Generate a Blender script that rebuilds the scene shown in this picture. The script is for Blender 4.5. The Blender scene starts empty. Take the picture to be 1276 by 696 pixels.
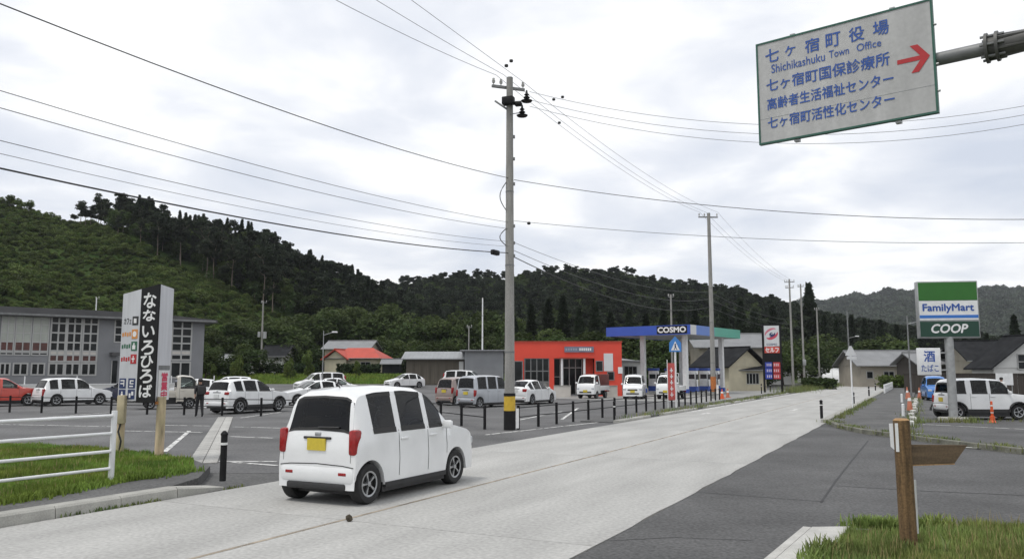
import bpy, bmesh, math, random
import numpy as np
from mathutils import Vector, Matrix

random.seed(7)
rng = np.random.default_rng(11)
scene = bpy.context.scene
C = scene.collection
R = math.radians

# ------------------------------------------------------------------ camera
CAM_H = 1.95                       # eye height above the road
F_PX = 1000.0                      # focal length, in units of a 1276 wide frame
PITCH = math.atan(115.0 / F_PX)
cam_data = bpy.data.cameras.new('camera')
cam_data.sensor_width = 36.0
cam_data.lens = 36.0 * F_PX / 1276.0
cam_data.clip_start = 0.1
cam_data.clip_end = 9000.0
cam = bpy.data.objects.new('camera', cam_data)
C.objects.link(cam)
cam.location = (0, 0, CAM_H)
cam.rotation_euler = (R(90) + PITCH, 0, 0)
scene.camera = cam

# ------------------------------------------------------------------ sky and sun (bright overcast)
SUN_EL, SUN_AZ = R(66), R(235)     # azimuth measured clockwise from +Y
world = bpy.data.worlds.new('World')
scene.world = world
world.use_nodes = True
nt = world.node_tree
nt.nodes.clear()
def wn(t, **kw):
    n = nt.nodes.new(t)
    for k, v in kw.items(): setattr(n, k, v)
    return n
w_out = wn('ShaderNodeOutputWorld'); w_bg = wn('ShaderNodeBackground')
sky = wn('ShaderNodeTexSky', sky_type='NISHITA', sun_disc=False, sun_elevation=SUN_EL, sun_rotation=SUN_AZ)
sky.air_density = 1.0; sky.dust_density = 2.0
coord = wn('ShaderNodeTexCoord')
sep = wn('ShaderNodeSeparateXYZ'); nt.links.new(coord.outputs['Generated'], sep.inputs[0])
zc = wn('ShaderNodeMath', operation='MAXIMUM'); zc.inputs[1].default_value = 0.0
nt.links.new(sep.outputs['Z'], zc.inputs[0])
zd = wn('ShaderNodeMath', operation='ADD'); zd.inputs[1].default_value = 0.16
nt.links.new(zc.outputs[0], zd.inputs[0])
dx = wn('ShaderNodeMath', operation='DIVIDE'); dy = wn('ShaderNodeMath', operation='DIVIDE')
nt.links.new(sep.outputs['X'], dx.inputs[0]); nt.links.new(zd.outputs[0], dx.inputs[1])
nt.links.new(sep.outputs['Y'], dy.inputs[0]); nt.links.new(zd.outputs[0], dy.inputs[1])
comb = wn('ShaderNodeCombineXYZ'); nt.links.new(dx.outputs[0], comb.inputs[0]); nt.links.new(dy.outputs[0], comb.inputs[1])
n1 = wn('ShaderNodeTexNoise'); n1.inputs['Scale'].default_value = 1.7; n1.inputs['Detail'].default_value = 7; n1.inputs['Roughness'].default_value = 0.5; n1.inputs['Distortion'].default_value = 0.35
n2 = wn('ShaderNodeTexNoise'); n2.inputs['Scale'].default_value = 0.7; n2.inputs['Detail'].default_value = 5; n2.inputs['Roughness'].default_value = 0.5
nt.links.new(comb.outputs[0], n1.inputs['Vector']); nt.links.new(comb.outputs[0], n2.inputs['Vector'])
nsum = wn('ShaderNodeMath', operation='ADD'); nt.links.new(n1.outputs['Fac'], nsum.inputs[0]); nt.links.new(n2.outputs['Fac'], nsum.inputs[1])
ramp = wn('ShaderNodeValToRGB')
cr = ramp.color_ramp
cr.elements[0].position = 0.36; cr.elements[0].color = (0.66, 0.71, 0.81, 1)
cr.elements[1].position = 0.545; cr.elements[1].color = (1.10, 1.10, 1.10, 1)
e = cr.elements.new(0.475); e.color = (0.87, 0.895, 0.95, 1)
half = wn('ShaderNodeMath', operation='MULTIPLY'); half.inputs[1].default_value = 0.5
nt.links.new(nsum.outputs[0], half.inputs[0]); nt.links.new(half.outputs[0], ramp.inputs['Fac'])
skys = wn('ShaderNodeMixRGB', blend_type='MULTIPLY'); skys.inputs[0].default_value = 1.0
skys.inputs[2].default_value = (0.10, 0.10, 0.10, 1)      # sky strength 0.10
nt.links.new(sky.outputs[0], skys.inputs[1])
cover = wn('ShaderNodeMixRGB'); cover.inputs[0].default_value = 0.90   # cloud cover over the blue
nt.links.new(skys.outputs[0], cover.inputs[1]); nt.links.new(ramp.outputs[0], cover.inputs[2])
nt.links.new(cover.outputs[0], w_bg.inputs['Color']); w_bg.inputs['Strength'].default_value = 1.0
nt.links.new(w_bg.outputs[0], w_out.inputs['Surface'])

sun_data = bpy.data.lights.new('sun', 'SUN')
sun_data.energy = 1.4; sun_data.angle = R(12); sun_data.color = (1.0, 0.96, 0.9)
sun = bpy.data.objects.new('sun', sun_data); C.objects.link(sun)
sd = Vector((math.sin(SUN_AZ) * math.cos(SUN_EL), math.cos(SUN_AZ) * math.cos(SUN_EL), math.sin(SUN_EL)))
sun.rotation_euler = sd.to_track_quat('Z', 'Y').to_euler()
sun.location = sd * 100

scene.view_settings.view_transform = 'Standard'
scene.view_settings.look = 'None'
scene.view_settings.exposure = 0.15
scene.view_settings.gamma = 1.0
scene.render.engine = 'CYCLES'
scene.cycles.use_denoising = True
scene.cycles.max_bounces = 5
scene.cycles.diffuse_bounces = 3
scene.cycles.glossy_bounces = 2
scene.cycles.transparent_max_bounces = 10
scene.cycles.volume_bounces = 0

# ------------------------------------------------------------------ measuring helpers (a picture point to a place)
CS, SN = math.cos(PITCH), math.sin(PITCH)
def ray(px, py):
    u = (px - 638.0) / F_PX; v = (348.0 - py) / F_PX
    return Vector((u, CS - v * SN, SN + v * CS))
def G(px, py, z=0.0):
    d = ray(px, py); t = (z - CAM_H) / d.z
    return Vector((d.x * t, d.y * t, z))
def At(px, py, D):
    d = ray(px, py); t = D / d.y
    return Vector((d.x * t, D, CAM_H + d.z * t))
def onplane(p0, e, px, py):
    """distance along e from p0 and height where the view ray meets the upright plane through p0 along e"""
    d = ray(px, py); n = Vector((-e.y, e.x, 0))
    t = n.dot(Vector((p0.x, p0.y, 0))) / n.dot(Vector((d.x, d.y, 0)))
    q = Vector((d.x * t, d.y * t, 0))
    return (q - Vector((p0.x, p0.y, 0))).dot(e), CAM_H + d.z * t
def project(x, y, z):
    dz = z - CAM_H
    f = y * CS + dz * SN; up = -y * SN + dz * CS
    return 638 + F_PX * x / f, 348 - F_PX * up / f

ROAD_A = R(26.9)
RD = Vector((math.sin(ROAD_A), math.cos(ROAD_A), 0)); RN = Vector((math.cos(ROAD_A), -math.sin(ROAD_A), 0))
def RW(off, s, z=0.0):
    return RN * off + RD * s + Vector((0, 0, z))

# ------------------------------------------------------------------ materials
MATS = {}
def M(name, col, rough=0.7, metal=0.0, var=0.12, scale=2.0, bump=0.0, bscale=40.0, rand=0.0, coat=0.0, spec=0.5, stretch=None, fine=0.0, alpha=None, hue=0.0, leaf=0.0):
    if name in MATS: return MATS[name]
    m = bpy.data.materials.new(name); m.use_nodes = True
    t = m.node_tree; b = t.nodes['Principled BSDF']
    b.inputs['Roughness'].default_value = rough; b.inputs['Metallic'].default_value = metal
    b.inputs['Coat Weight'].default_value = coat; b.inputs['Coat Roughness'].default_value = 0.08
    b.inputs['Specular IOR Level'].default_value = spec
    tc = t.nodes.new('ShaderNodeTexCoord'); vec = tc.outputs['Object']
    if stretch:
        mp = t.nodes.new('ShaderNodeMapping'); mp.inputs['Scale'].default_value = stretch
        t.links.new(vec, mp.inputs['Vector']); vec2 = mp.outputs[0]
    else: vec2 = vec
    last = None
    def mulnode(src_val, a, bb):
        nonlocal last
        mr = t.nodes.new('ShaderNodeMapRange'); mr.inputs['From Min'].default_value = 0.3; mr.inputs['From Max'].default_value = 0.7
        mr.inputs['To Min'].default_value = a; mr.inputs['To Max'].default_value = bb
        t.links.new(src_val, mr.inputs['Value'])
        if last is None: last = mr.outputs[0]
        else:
            mm = t.nodes.new('ShaderNodeMath'); mm.operation = 'MULTIPLY'
            t.links.new(last, mm.inputs[0]); t.links.new(mr.outputs[0], mm.inputs[1]); last = mm.outputs[0]
    if var > 0:
        n = t.nodes.new('ShaderNodeTexNoise'); n.inputs['Scale'].default_value = scale; n.inputs['Detail'].default_value = 5
        t.links.new(vec2, n.inputs['Vector']); mulnode(n.outputs['Fac'], 1 - var, 1 + var)
    if fine > 0:
        n = t.nodes.new('ShaderNodeTexNoise'); n.inputs['Scale'].default_value = bscale; n.inputs['Detail'].default_value = 3
        t.links.new(vec, n.inputs['Vector']); mulnode(n.outputs['Fac'], 1 - fine, 1 + fine)
    if rand > 0:
        oi = t.nodes.new('ShaderNodeObjectInfo')
        mr = t.nodes.new('ShaderNodeMapRange'); mr.inputs['To Min'].default_value = 1 - rand; mr.inputs['To Max'].default_value = 1 + rand
        t.links.new(oi.outputs['Random'], mr.inputs['Value'])
        if last is None: last = mr.outputs[0]
        else:
            mm = t.nodes.new('ShaderNodeMath'); mm.operation = 'MULTIPLY'
            t.links.new(last, mm.inputs[0]); t.links.new(mr.outputs[0], mm.inputs[1]); last = mm.outputs[0]
    if last is not None:
        mx = t.nodes.new('ShaderNodeVectorMath'); mx.operation = 'SCALE'
        mx.inputs[0].default_value = col[:3]
        t.links.new(last, mx.inputs['Scale'])
        outc = mx.outputs[0]
        if hue > 0:
            n = t.nodes.new('ShaderNodeTexNoise'); n.inputs['Scale'].default_value = scale * 0.37; n.inputs['Detail'].default_value = 3
            t.links.new(vec, n.inputs['Vector'])
            hs = t.nodes.new('ShaderNodeHueSaturation')
            mr = t.nodes.new('ShaderNodeMapRange'); mr.inputs['From Min'].default_value = 0.3; mr.inputs['From Max'].default_value = 0.7
            mr.inputs['To Min'].default_value = 0.5 - hue; mr.inputs['To Max'].default_value = 0.5 + hue
            t.links.new(n.outputs['Fac'], mr.inputs['Value']); t.links.new(mr.outputs[0], hs.inputs['Hue'])
            t.links.new(outc, hs.inputs['Color']); outc = hs.outputs[0]
        t.links.new(outc, b.inputs['Base Color'])
    else:
        b.inputs['Base Color'].default_value = (*col[:3], 1)
    if bump > 0:
        n = t.nodes.new('ShaderNodeTexNoise'); n.inputs['Scale'].default_value = bscale; n.inputs['Detail'].default_value = 4
        t.links.new(vec, n.inputs['Vector'])
        bp = t.nodes.new('ShaderNodeBump'); bp.inputs['Strength'].default_value = bump; bp.inputs['Distance'].default_value = 0.02
        t.links.new(n.outputs['Fac'], bp.inputs['Height']); t.links.new(bp.outputs[0], b.inputs['Normal'])
    if alpha:   # worn-away paint
        n = t.nodes.new('ShaderNodeTexNoise'); n.inputs['Scale'].default_value = alpha[2]; n.inputs['Detail'].default_value = 6
        t.links.new(vec, n.inputs['Vector'])
        mr = t.nodes.new('ShaderNodeMapRange'); mr.inputs['From Min'].default_value = alpha[0]; mr.inputs['From Max'].default_value = alpha[1]
        t.links.new(n.outputs['Fac'], mr.inputs['Value']); t.links.new(mr.outputs[0], b.inputs['Alpha'])
    if leaf > 0 and last is not None:
        tr = t.nodes.new('ShaderNodeBsdfTranslucent'); mxs = t.nodes.new('ShaderNodeMixShader'); mxs.inputs[0].default_value = leaf
        t.links.new(outc, tr.inputs['Color']); t.links.new(b.outputs[0], mxs.inputs[1]); t.links.new(tr.outputs[0], mxs.inputs[2])
        t.links.new(mxs.outputs[0], t.nodes['Material Output'].inputs['Surface'])
    MATS[name] = m
    return m

# ------------------------------------------------------------------ mesh builder
class MB:
    def __init__(s): s.v = []; s.f = []; s.mi = []
    def add(s, vs, fs, mi=0):
        o = len(s.v); s.v += [tuple(v) for v in vs]
        s.f += [tuple(i + o for i in f) for f in fs]; s.mi += [mi] * len(fs); return s
    def box(s, c, d, rz=0.0, mi=0):
        x, y, z = d[0] / 2, d[1] / 2, d[2] / 2
        cs, sn = math.cos(rz), math.sin(rz)
        vs = []
        for a in (-x, x):
            for b in (-y, y):
                for e in (-z, z): vs.append((c[0] + a * cs - b * sn, c[1] + a * sn + b * cs, c[2] + e))
        return s.add(vs, [(0, 1, 3, 2), (4, 6, 7, 5), (0, 4, 5, 1), (2, 3, 7, 6), (0, 2, 6, 4), (1, 5, 7, 3)], mi)
    def bx(s, x0, x1, y0, y1, z0, z1, mi=0):
        return s.box(((x0 + x1) / 2, (y0 + y1) / 2, (z0 + z1) / 2), (abs(x1 - x0), abs(y1 - y0), abs(z1 - z0)), 0, mi)
    def rbox(s, c, d, b=0.02, mi=0):
        """box with chamfered edges"""
        bm = bmesh.new(); bmesh.ops.create_cube(bm, size=1.0)
        bmesh.ops.scale(bm, vec=d, verts=bm.verts)
        bmesh.ops.bevel(bm, geom=list(bm.edges), offset=min(b, min(d) * 0.45), segments=2, affect='EDGES', profile=0.5)
        bm.verts.ensure_lookup_table()
        vs = [(v.co.x + c[0], v.co.y + c[1], v.co.z + c[2]) for v in bm.verts]
        fs = [tuple(v.index for v in f.verts) for f in bm.faces]; bm.free()
        return s.add(vs, fs, mi)
    def cyl(s, p0, p1, r0, r1=None, n=12, cap=True, mi=0):
        if r1 is None: r1 = r0
        p0 = Vector(p0); p1 = Vector(p1); a = (p1 - p0).normalized()
        h = Vector((1, 0, 0)) if abs(a.x) < 0.8 else Vector((0, 1, 0))
        u = a.cross(h).normalized(); w = a.cross(u)
        vs = []
        for p, r in ((p0, r0), (p1, r1)):
            for i in range(n):
                t = 2 * math.pi * i / n; vs.append(p + (u * math.cos(t) + w * math.sin(t)) * r)
        fs = [(i, i + n, (i + 1) % n + n, (i + 1) % n) for i in range(n)]
        if cap: fs += [tuple(range(n)), tuple(range(2 * n - 1, n - 1, -1))]
        return s.add(vs, fs, mi)
    def tube(s, pts, r, n=6, mi=0):
        pts = [Vector(p) for p in pts]; vs = []; fs = []
        for k, p in enumerate(pts):
            a = (pts[min(k + 1, len(pts) - 1)] - pts[max(k - 1, 0)]).normalized()
            h = Vector((0, 0, 1)) if abs(a.z) < 0.9 else Vector((1, 0, 0))
            u = a.cross(h).normalized(); w = a.cross(u)
            rr = r[k] if isinstance(r, (list, tuple)) else r
            for i in range(n):
                t = 2 * math.pi * i / n; vs.append(p + (u * math.cos(t) + w * math.sin(t)) * rr)
        for k in range(len(pts) - 1):
            for i in range(n):
                j = (i + 1) % n; fs.append((k * n + i, k * n + j, k * n + n + j, k * n + n + i))
        fs += [tuple(range(n - 1, -1, -1)), tuple(range((len(pts) - 1) * n, len(pts) * n))]
        return s.add(vs, fs, mi)
    def prism(s, pts, z0, z1, mi=0):
        """upright prism over a plan outline"""
        n = len(pts); vs = [(p[0], p[1], z0) for p in pts] + [(p[0], p[1], z1) for p in pts]
        fs = [tuple(range(n - 1, -1, -1)), tuple(range(n, 2 * n))] + [(i, (i + 1) % n, (i + 1) % n + n, i + n) for i in range(n)]
        return s.add(vs, fs, mi)
    def slab(s, pts, y0, y1, mi=0):
        """outline in x,z given thickness along y"""
        n = len(pts); vs = [(p[0], y0, p[1]) for p in pts] + [(p[0], y1, p[1]) for p in pts]
        fs = [tuple(range(n - 1, -1, -1)), tuple(range(n, 2 * n))] + [(i, (i + 1) % n, (i + 1) % n + n, i + n) for i in range(n)]
        return s.add(vs, fs, mi)
    def lathe(s, prof, n=20, axis='z', c=(0, 0, 0), mi=0):
        vs = []; m = len(prof)
        for i in range(n):
            t = 2 * math.pi * i / n
            for r, h in prof:
                a, b = r * math.cos(t), r * math.sin(t)
                p = (a, b, h) if axis == 'z' else ((a, h, b) if axis == 'y' else (h, a, b))
                vs.append((p[0] + c[0], p[1] + c[1], p[2] + c[2]))
        fs = []
        for i in range(n):
            j = (i + 1) % n
            for k in range(m - 1): fs.append((i * m + k, j * m + k, j * m + k + 1, i * m + k + 1))
        return s.add(vs, fs, mi)
    def mesh(s, name, mats, smooth=None):
        me = bpy.data.meshes.new(name); me.from_pydata(s.v, [], s.f)
        for m in (mats if isinstance(mats, (list, tuple)) else [mats]): me.materials.append(m)
        if len(me.materials) > 1: me.polygons.foreach_set('material_index', s.mi)
        bm = bmesh.new(); bm.from_mesh(me); bmesh.ops.recalc_face_normals(bm, faces=bm.faces); bm.to_mesh(me); bm.free()
        if smooth is not None:
            me.polygons.foreach_set('use_smooth', [True] * len(me.polygons))
            me.set_sharp_from_angle(angle=R(smooth))
        me.update(); return me
    def build(s, name, mats, parent=None, smooth=None, **kw):
        return put(name, s.mesh(name, mats, smooth), parent, **kw)

def put(name, me, parent=None, loc=None, rz=None, label=None, cat=None, group=None, kind=None):
    o = bpy.data.objects.new(name, me); C.objects.link(o)
    if parent: o.parent = parent
    if loc is not None: o.location = loc
    if rz is not None: o.rotation_euler = (0, 0, rz)
    tag(o, label, cat, group, kind); return o
ORD = 'first second third fourth fifth sixth seventh eighth ninth tenth eleventh twelfth thirteenth fourteenth fifteenth sixteenth seventeenth eighteenth nineteenth twentieth'.split()
ORD += ['twenty-' + w for w in ORD[:9]] + ['thirtieth']
def tag(o, label=None, cat=None, group=None, kind=None):
    if label: o['label'] = label
    if cat: o['category'] = cat
    if group: o['group'] = group
    if kind: o['kind'] = kind
    return o
def thing(name, label, cat, loc=(0, 0, 0), rz=0.0, group=None):
    return put(name, None, None, loc, rz, label, cat, group)
def copy_tree(o, parent=None):
    kids = list(o.children)
    c = o.copy(); C.objects.link(c); c.parent = parent
    for k in kids: copy_tree(k, c)
    return c

# ------------------------------------------------------------------ lettering
_txt = {}
def text_mesh(s, bold=0.0, shear=0.0):
    key = (s, bold, shear)
    if key in _txt: return _txt[key]
    cu = bpy.data.curves.new('lettering', 'FONT'); cu.body = s; cu.size = 1.0; cu.offset = 0.0; cu.shear = shear
    cu.extrude = 0.0; cu.resolution_u = 3
    o = bpy.data.objects.new('lettering', cu); C.objects.link(o)
    dg = bpy.context.evaluated_depsgraph_get(); dg.update()
    me = bpy.data.meshes.new_from_object(o.evaluated_get(dg))
    v = np.empty(len(me.vertices) * 3); me.vertices.foreach_get('co', v); v = v.reshape(-1, 3)
    fs = [tuple(p.vertices) for p in me.polygons]
    bpy.data.objects.remove(o); bpy.data.curves.remove(cu); bpy.data.meshes.remove(me)
    lo, hi = v.min(0), v.max(0); v = (v - lo) / np.maximum(hi - lo, 1e-6)
    _txt[key] = (v[:, :2], fs); return _txt[key]
def lettering(name, s, x0, x1, z0, z1, y, mat, parent, bold=0.012, shear=0.0, **kw):
    """flat printed letters filling a rectangle of the local x,z plane, facing -y"""
    v, fs = text_mesh(s, bold, shear)
    me = bpy.data.meshes.new(name)
    w = bold * 1.15; hgt = abs(z1 - z0); nch = max(1, len(s.strip()))
    cell = max(hgt, abs(x1 - x0) / nch)
    vs = []; ff = []
    for q, (sx_, sz_) in enumerate(((0, 0), (w, 0), (-w, 0), (0, w), (0, -w)) if bold > 0 else ((0, 0),)):
        o_ = len(vs); vs += [(x0 + a * (x1 - x0) + sx_ * cell, y - .00035 * q, z0 + b * (z1 - z0) + sz_ * cell) for a, b in v]
        ff += [tuple(i + o_ for i in f) for f in fs]
    me.from_pydata(vs, [], ff)
    me.materials.append(mat); me.update()
    return put(name, me, parent, **kw)
# ================================================================== SETTING
def sstep(a, b, x):
    t = np.clip((np.asarray(x, float) - a) / (b - a), 0, 1); return t * t * (3 - 2 * t)
def bank(x, y):
    """the land behind the car park climbs a little, then a grass bank"""
    return (sstep(68, 95, y) * 0.5 + sstep(98, 112, y) * 0.95) * (1 - sstep(0, 22, x))

def ridge(pts): return np.array([tuple(At(*p)) for p in pts])
RIDGE_L = ridge([(-420, 215, 240), (-150, 240, 228), (0, 260, 215), (60, 268, 211), (90, 270, 210), (200, 288, 208), (330, 326, 214), (430, 368, 225), (500, 392, 240), (575, 425, 255), (640, 455, 260)])
RIDGE_M = ridge([(200, 420, 440), (330, 392, 430), (420, 384, 410), (470, 374, 395), (500, 370, 388), (560, 362, 380), (640, 362, 372), (705, 352, 370), (770, 357, 370), (830, 366, 372), (920, 384, 378), (960, 402, 386), (1000, 416, 392), (1050, 426, 400), (1100, 434, 405), (1160, 444, 415), (1300, 450, 430)])
RIDGE_F = ridge([(700, 405, 1500), (950, 390, 1500), (1040, 379, 1500), (1100, 370, 1480), (1180, 368, 1480), (1276, 366, 1500), (1500, 360, 1520), (1800, 362, 1560)])
def hill_h(x, y, rid, front, back, power):
    """height falls away on both sides of a ridge that runs across the view"""
    x = np.asarray(x, float); y = np.asarray(y, float)
    zr = np.interp(x, rid[:, 0], rid[:, 2]); yr = np.interp(x, rid[:, 0], rid[:, 1])
    d = y - yr
    q = np.clip(1 - np.abs(d) / np.where(d > 0, back, front), 0, 1)
    h = zr * (1 - (1 - q ** power)) - 0.4
    wob = 1 + 0.04 * np.sin(x * 0.07 + 1.3) * np.sin(y * 0.06) + 0.025 * np.sin(x * 0.19 + y * 0.13)
    return np.where(h > 0, h * wob, h)
def HL(x, y): return hill_h(x, y, RIDGE_L, 118, 170, 1.12)
def HM(x, y): return hill_h(x, y, RIDGE_M, 185, 260, 1.0)
def HF(x, y): return hill_h(x, y, RIDGE_F, 850, 900, 0.9)
def terrain(x, y): return np.maximum(np.maximum(bank(x, y) - 0.03, HL(x, y)), np.maximum(HM(x, y), HF(x, y)))

def grid_mesh(name, xs, ys, fz, mat):
    X, Y = np.meshgrid(xs, ys); Z = fz(X, Y)
    nx, ny = len(xs), len(ys)
    vs = np.stack([X, Y, Z], -1).reshape(-1, 3)
    i = np.arange(nx - 1); j = np.arange(ny - 1)
    I, J = np.meshgrid(i, j); a = (J * nx + I).ravel()
    fs = np.stack([a, a + 1, a + nx + 1, a + nx], -1)
    me = fast_mesh(name, vs, fs, mat); me.polygons.foreach_set('use_smooth', [True] * len(me.polygons)); return me
def fast_mesh(name, vs, fs, mat):
    vs = np.asarray(vs, np.float32); fs = np.asarray(fs, np.int32); k = fs.shape[1]
    me = bpy.data.meshes.new(name)
    me.vertices.add(len(vs)); me.vertices.foreach_set('co', vs.ravel())
    me.loops.add(fs.size); me.loops.foreach_set('vertex_index', fs.ravel())
    me.polygons.add(len(fs)); me.polygons.foreach_set('loop_start', np.arange(0, fs.size, k, dtype=np.int32))
    me.polygons.foreach_set('loop_total', np.full(len(fs), k, np.int32))
    me.materials.append(mat); me.update(calc_edges=True); return me

m_ground = M('grass_ground', (0.075, 0.10, 0.03), 0.95, var=0.4, scale=0.4, fine=0.3, bscale=9, hue=0.03, spec=0.1)
m_hillsoil = M('hill_undergrowth', (0.032, 0.050, 0.016), 0.95, var=0.45, scale=0.12, fine=0.4, bscale=1.5, hue=0.03, spec=0.0)
m_farwood = M('far_wooded_slope', (0.030, 0.044, 0.022), 0.95, var=0.35, scale=0.012, fine=0.5, bscale=0.09, spec=0.0)
m_asphalt = M('car_park_asphalt', (0.118, 0.118, 0.118), 0.88, var=0.26, scale=0.35, bump=0.35, bscale=20, fine=0.30, spec=.3)
m_apron = M('junction_asphalt', (0.090, 0.090, 0.090), 0.88, var=0.26, scale=0.45, bump=0.45, bscale=24, fine=0.34, spec=.3)
m_walk = M('pavement_asphalt', (0.10, 0.10, 0.098), 0.88, var=0.25, scale=0.7, bump=0.35, bscale=22, fine=0.30, spec=.3)
m_slab = M('worn_road_concrete', (0.372, 0.370, 0.355), 0.90, var=0.13, scale=0.55, bump=0.3, bscale=18, fine=0.16, spec=.3, stretch=(2.2, 0.45, 1), rand=0.03)
m_joint = M('joint_filler', (0.10, 0.095, 0.085), 0.9, var=0.3, scale=3)
m_kerb = M('kerb_concrete', (0.37, 0.365, 0.335), 0.9, var=0.22, scale=2.2, bump=0.15, bscale=50, fine=0.12, rand=0.06)
m_whiteline = M('worn_white_paint', (0.62, 0.62, 0.60), 0.8, var=0.1, scale=4, alpha=(0.36, 0.50, 5.0))
m_rustline = M('stained_centre_joint', (0.33, 0.285, 0.225), 0.9, var=0.25, scale=1.2, alpha=(0.30, 0.55, 1.6))
m_seal = M('crack_sealant', (0.035, 0.035, 0.036), 0.8, var=0.2, scale=2)

gx = np.unique(np.concatenate([np.linspace(-3500, -200, 10), np.arange(-200, 240, 8), np.linspace(240, 3500, 10)]))
gy = np.unique(np.concatenate([np.linspace(-900, -40, 6), np.arange(-40, 260, 4), np.linspace(260, 4500, 12)]))
put('ground', grid_mesh('ground', gx, gy, lambda x, y: bank(x, y) - 0.03, m_ground), kind='structure', label='flat grassy land behind the car park and along the road', cat='ground')
put('hill', grid_mesh('hill', np.arange(-330, 45, 6), np.arange(85, 420, 6), lambda x, y: HL(x, y) - 0.1, m_hillsoil), kind='structure', label='near hill with a green shrub slope and a wooded crest', cat='hill')
put('hill', grid_mesh('hill', np.arange(-330, 640, 12), np.arange(170, 680, 12), lambda x, y: HM(x, y) - 0.1, m_hillsoil), kind='structure', label='long dark wooded hill behind the filling station', cat='hill')
put('hill', grid_mesh('hill', np.arange(-500, 2900, 45), np.arange(620, 2300, 45), lambda x, y: HF(x, y) - 0.1, m_farwood), kind='structure', label='distant hazy wooded hill at the right edge', cat='hill')

# car park: follows the slight climb of the land
LOT_Y = np.concatenate([np.arange(16, 66, 2.5), np.arange(66, 97.6, 1.5)])
lot = put('car_park', grid_mesh('car_park', np.linspace(-95, 24, 60), LOT_Y, lambda x, y: bank(x, y) - 0.012, m_asphalt), kind='structure', label='grey asphalt car park full of parked cars', cat='car park')

def flat(name, pts, z, mat, parent=None, **kw):
    me = bpy.data.meshes.new(name); me.from_pydata([(p[0], p[1], z) for p in pts], [], [tuple(range(len(pts)))])
    if me.polygons[0].normal.z < 0: me.flip_normals()
    me.materials.append(mat); me.update(); return put(name, me, parent, **kw)

# asphalt skirt along the far side of the road joining car park, entrance and forecourt
flat('roadside_asphalt', [RW(-10.5, -30), RW(-10.5, 150), RW(-30, 150), RW(-30, -30)], -0.016, m_walk, kind='structure', label='asphalt strip between road and car park', cat='pavement')
# junction mouth and side road on the near side
flat('side_road', [RW(-3.45, -12), RW(-3.45, 70), RW(70, 70), RW(70, -12)], -0.010, m_apron, kind='structure', label='dark asphalt side road and forecourt joining from the right', cat='road')
m_fore = M('forecourt_concrete', (0.27, 0.27, 0.26), 0.88, var=0.15, scale=0.6, fine=0.15, bscale=30)
flat('filling_station_forecourt', [RW(-12.2, 52), RW(-12.2, 92), RW(-36, 92), RW(-36, 58)], -0.006, m_fore, kind='structure', label='pale concrete forecourt of the filling station', cat='forecourt')

# ---- the concrete road: one slab per lane and bay, dark filled joints between
road = put('road', None, loc=(0, 0, 0), rz=-ROAD_A, kind='structure', label='pale worn concrete road running away to the right', cat='road')
RL, RR, RC = -10.45, -3.40, -6.95
bed = MB().bx(RL, RR, -22, 168, -0.25, -0.009).build('joint_bed', m_joint, road)
s0 = 8.75 - 9.1 * 3
BAY = 9.1
slabs = {}
def slab_mesh(x0, x1, wav):
    g = 0.007; n = 14
    vs = []; fs = []
    L = BAY - 2 * g
    for i in range(n + 1):
        y = g + L * i / n
        ex = 0.018 * math.sin(i * 1.3) + 0.012 * math.sin(i * 2.9 + 1) if wav and 0 < i < n else 0
        for x, z in ((x0 + g, -0.008), (x0 + g, 0.0), (x1 - g + ex, 0.0), (x1 - g + ex, -0.008)): vs.append((x, y, z))
    for i in range(n):
        a = i * 4
        for k in range(3): fs.append((a + k, a + k + 1, a + k + 5, a + k + 4))
    fs += [(3, 2, 1, 0), (n * 4, n * 4 + 1, n * 4 + 2, n * 4 + 3)]
    return MB().add(vs, fs).mesh('slab', m_slab)
sl_far = slab_mesh(RL, RC, False); sl_near = slab_mesh(RC, RR, True)
for i in range(18):
    for me in (sl_far, sl_near): put('slab', me, road, loc=(0, s0 + i * BAY, 0))
MB().bx(RC - 0.03, RC + 0.03, -18, 150, 0.001, 0.004).build('centre_line', m_rustline, road)
for o_, s_, w_, l_ in ((-6.0, 44.2, 0.22, 1.5), (-9.2, 38.5, 0.25, 1.3), (-3.6, 38.6, 0.14, 4.0), (-3.6, 50, 0.14, 14), (-10.25, 60, 0.14, 40)):
    MB().bx(o_ - w_ / 2, o_ + w_ / 2, s_ - l_ / 2, s_ + l_ / 2, 0.001, 0.005).build('painted_mark', m_whiteline, road)

# cracks and seams in the side road asphalt
def seam(pts, w=0.02, z=-0.006, mat=m_seal, name='seam', parent=None):
    mb = MB()
    for a, b in zip(pts[:-1], pts[1:]):
        d = (b - a).normalized(); n = Vector((-d.y, d.x, 0)) * w / 2
        mb.add([a - n, b - n, b + n, a + n], [(0, 1, 2, 3)])
    mb.v = [(v[0], v[1], z) for v in mb.v]
    return mb.build(name, mat, parent)
seams = put('tar_seams', None, kind='structure', label='dark tar seams across the side road asphalt', cat='seam')
seam([G(1023, 625), G(1040, 600), G(1062, 572), G(1082, 548)], 0.035, parent=seams)
seam([G(1040, 604), G(1090, 607), G(1160, 611), G(1276, 616)], 0.03, parent=seams)
seam([G(870, 612), G(950, 618), G(1028, 624)], 0.02, parent=seams)
seam([G(760, 672), G(840, 668), G(940, 672)], 0.015, parent=seams)

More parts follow.
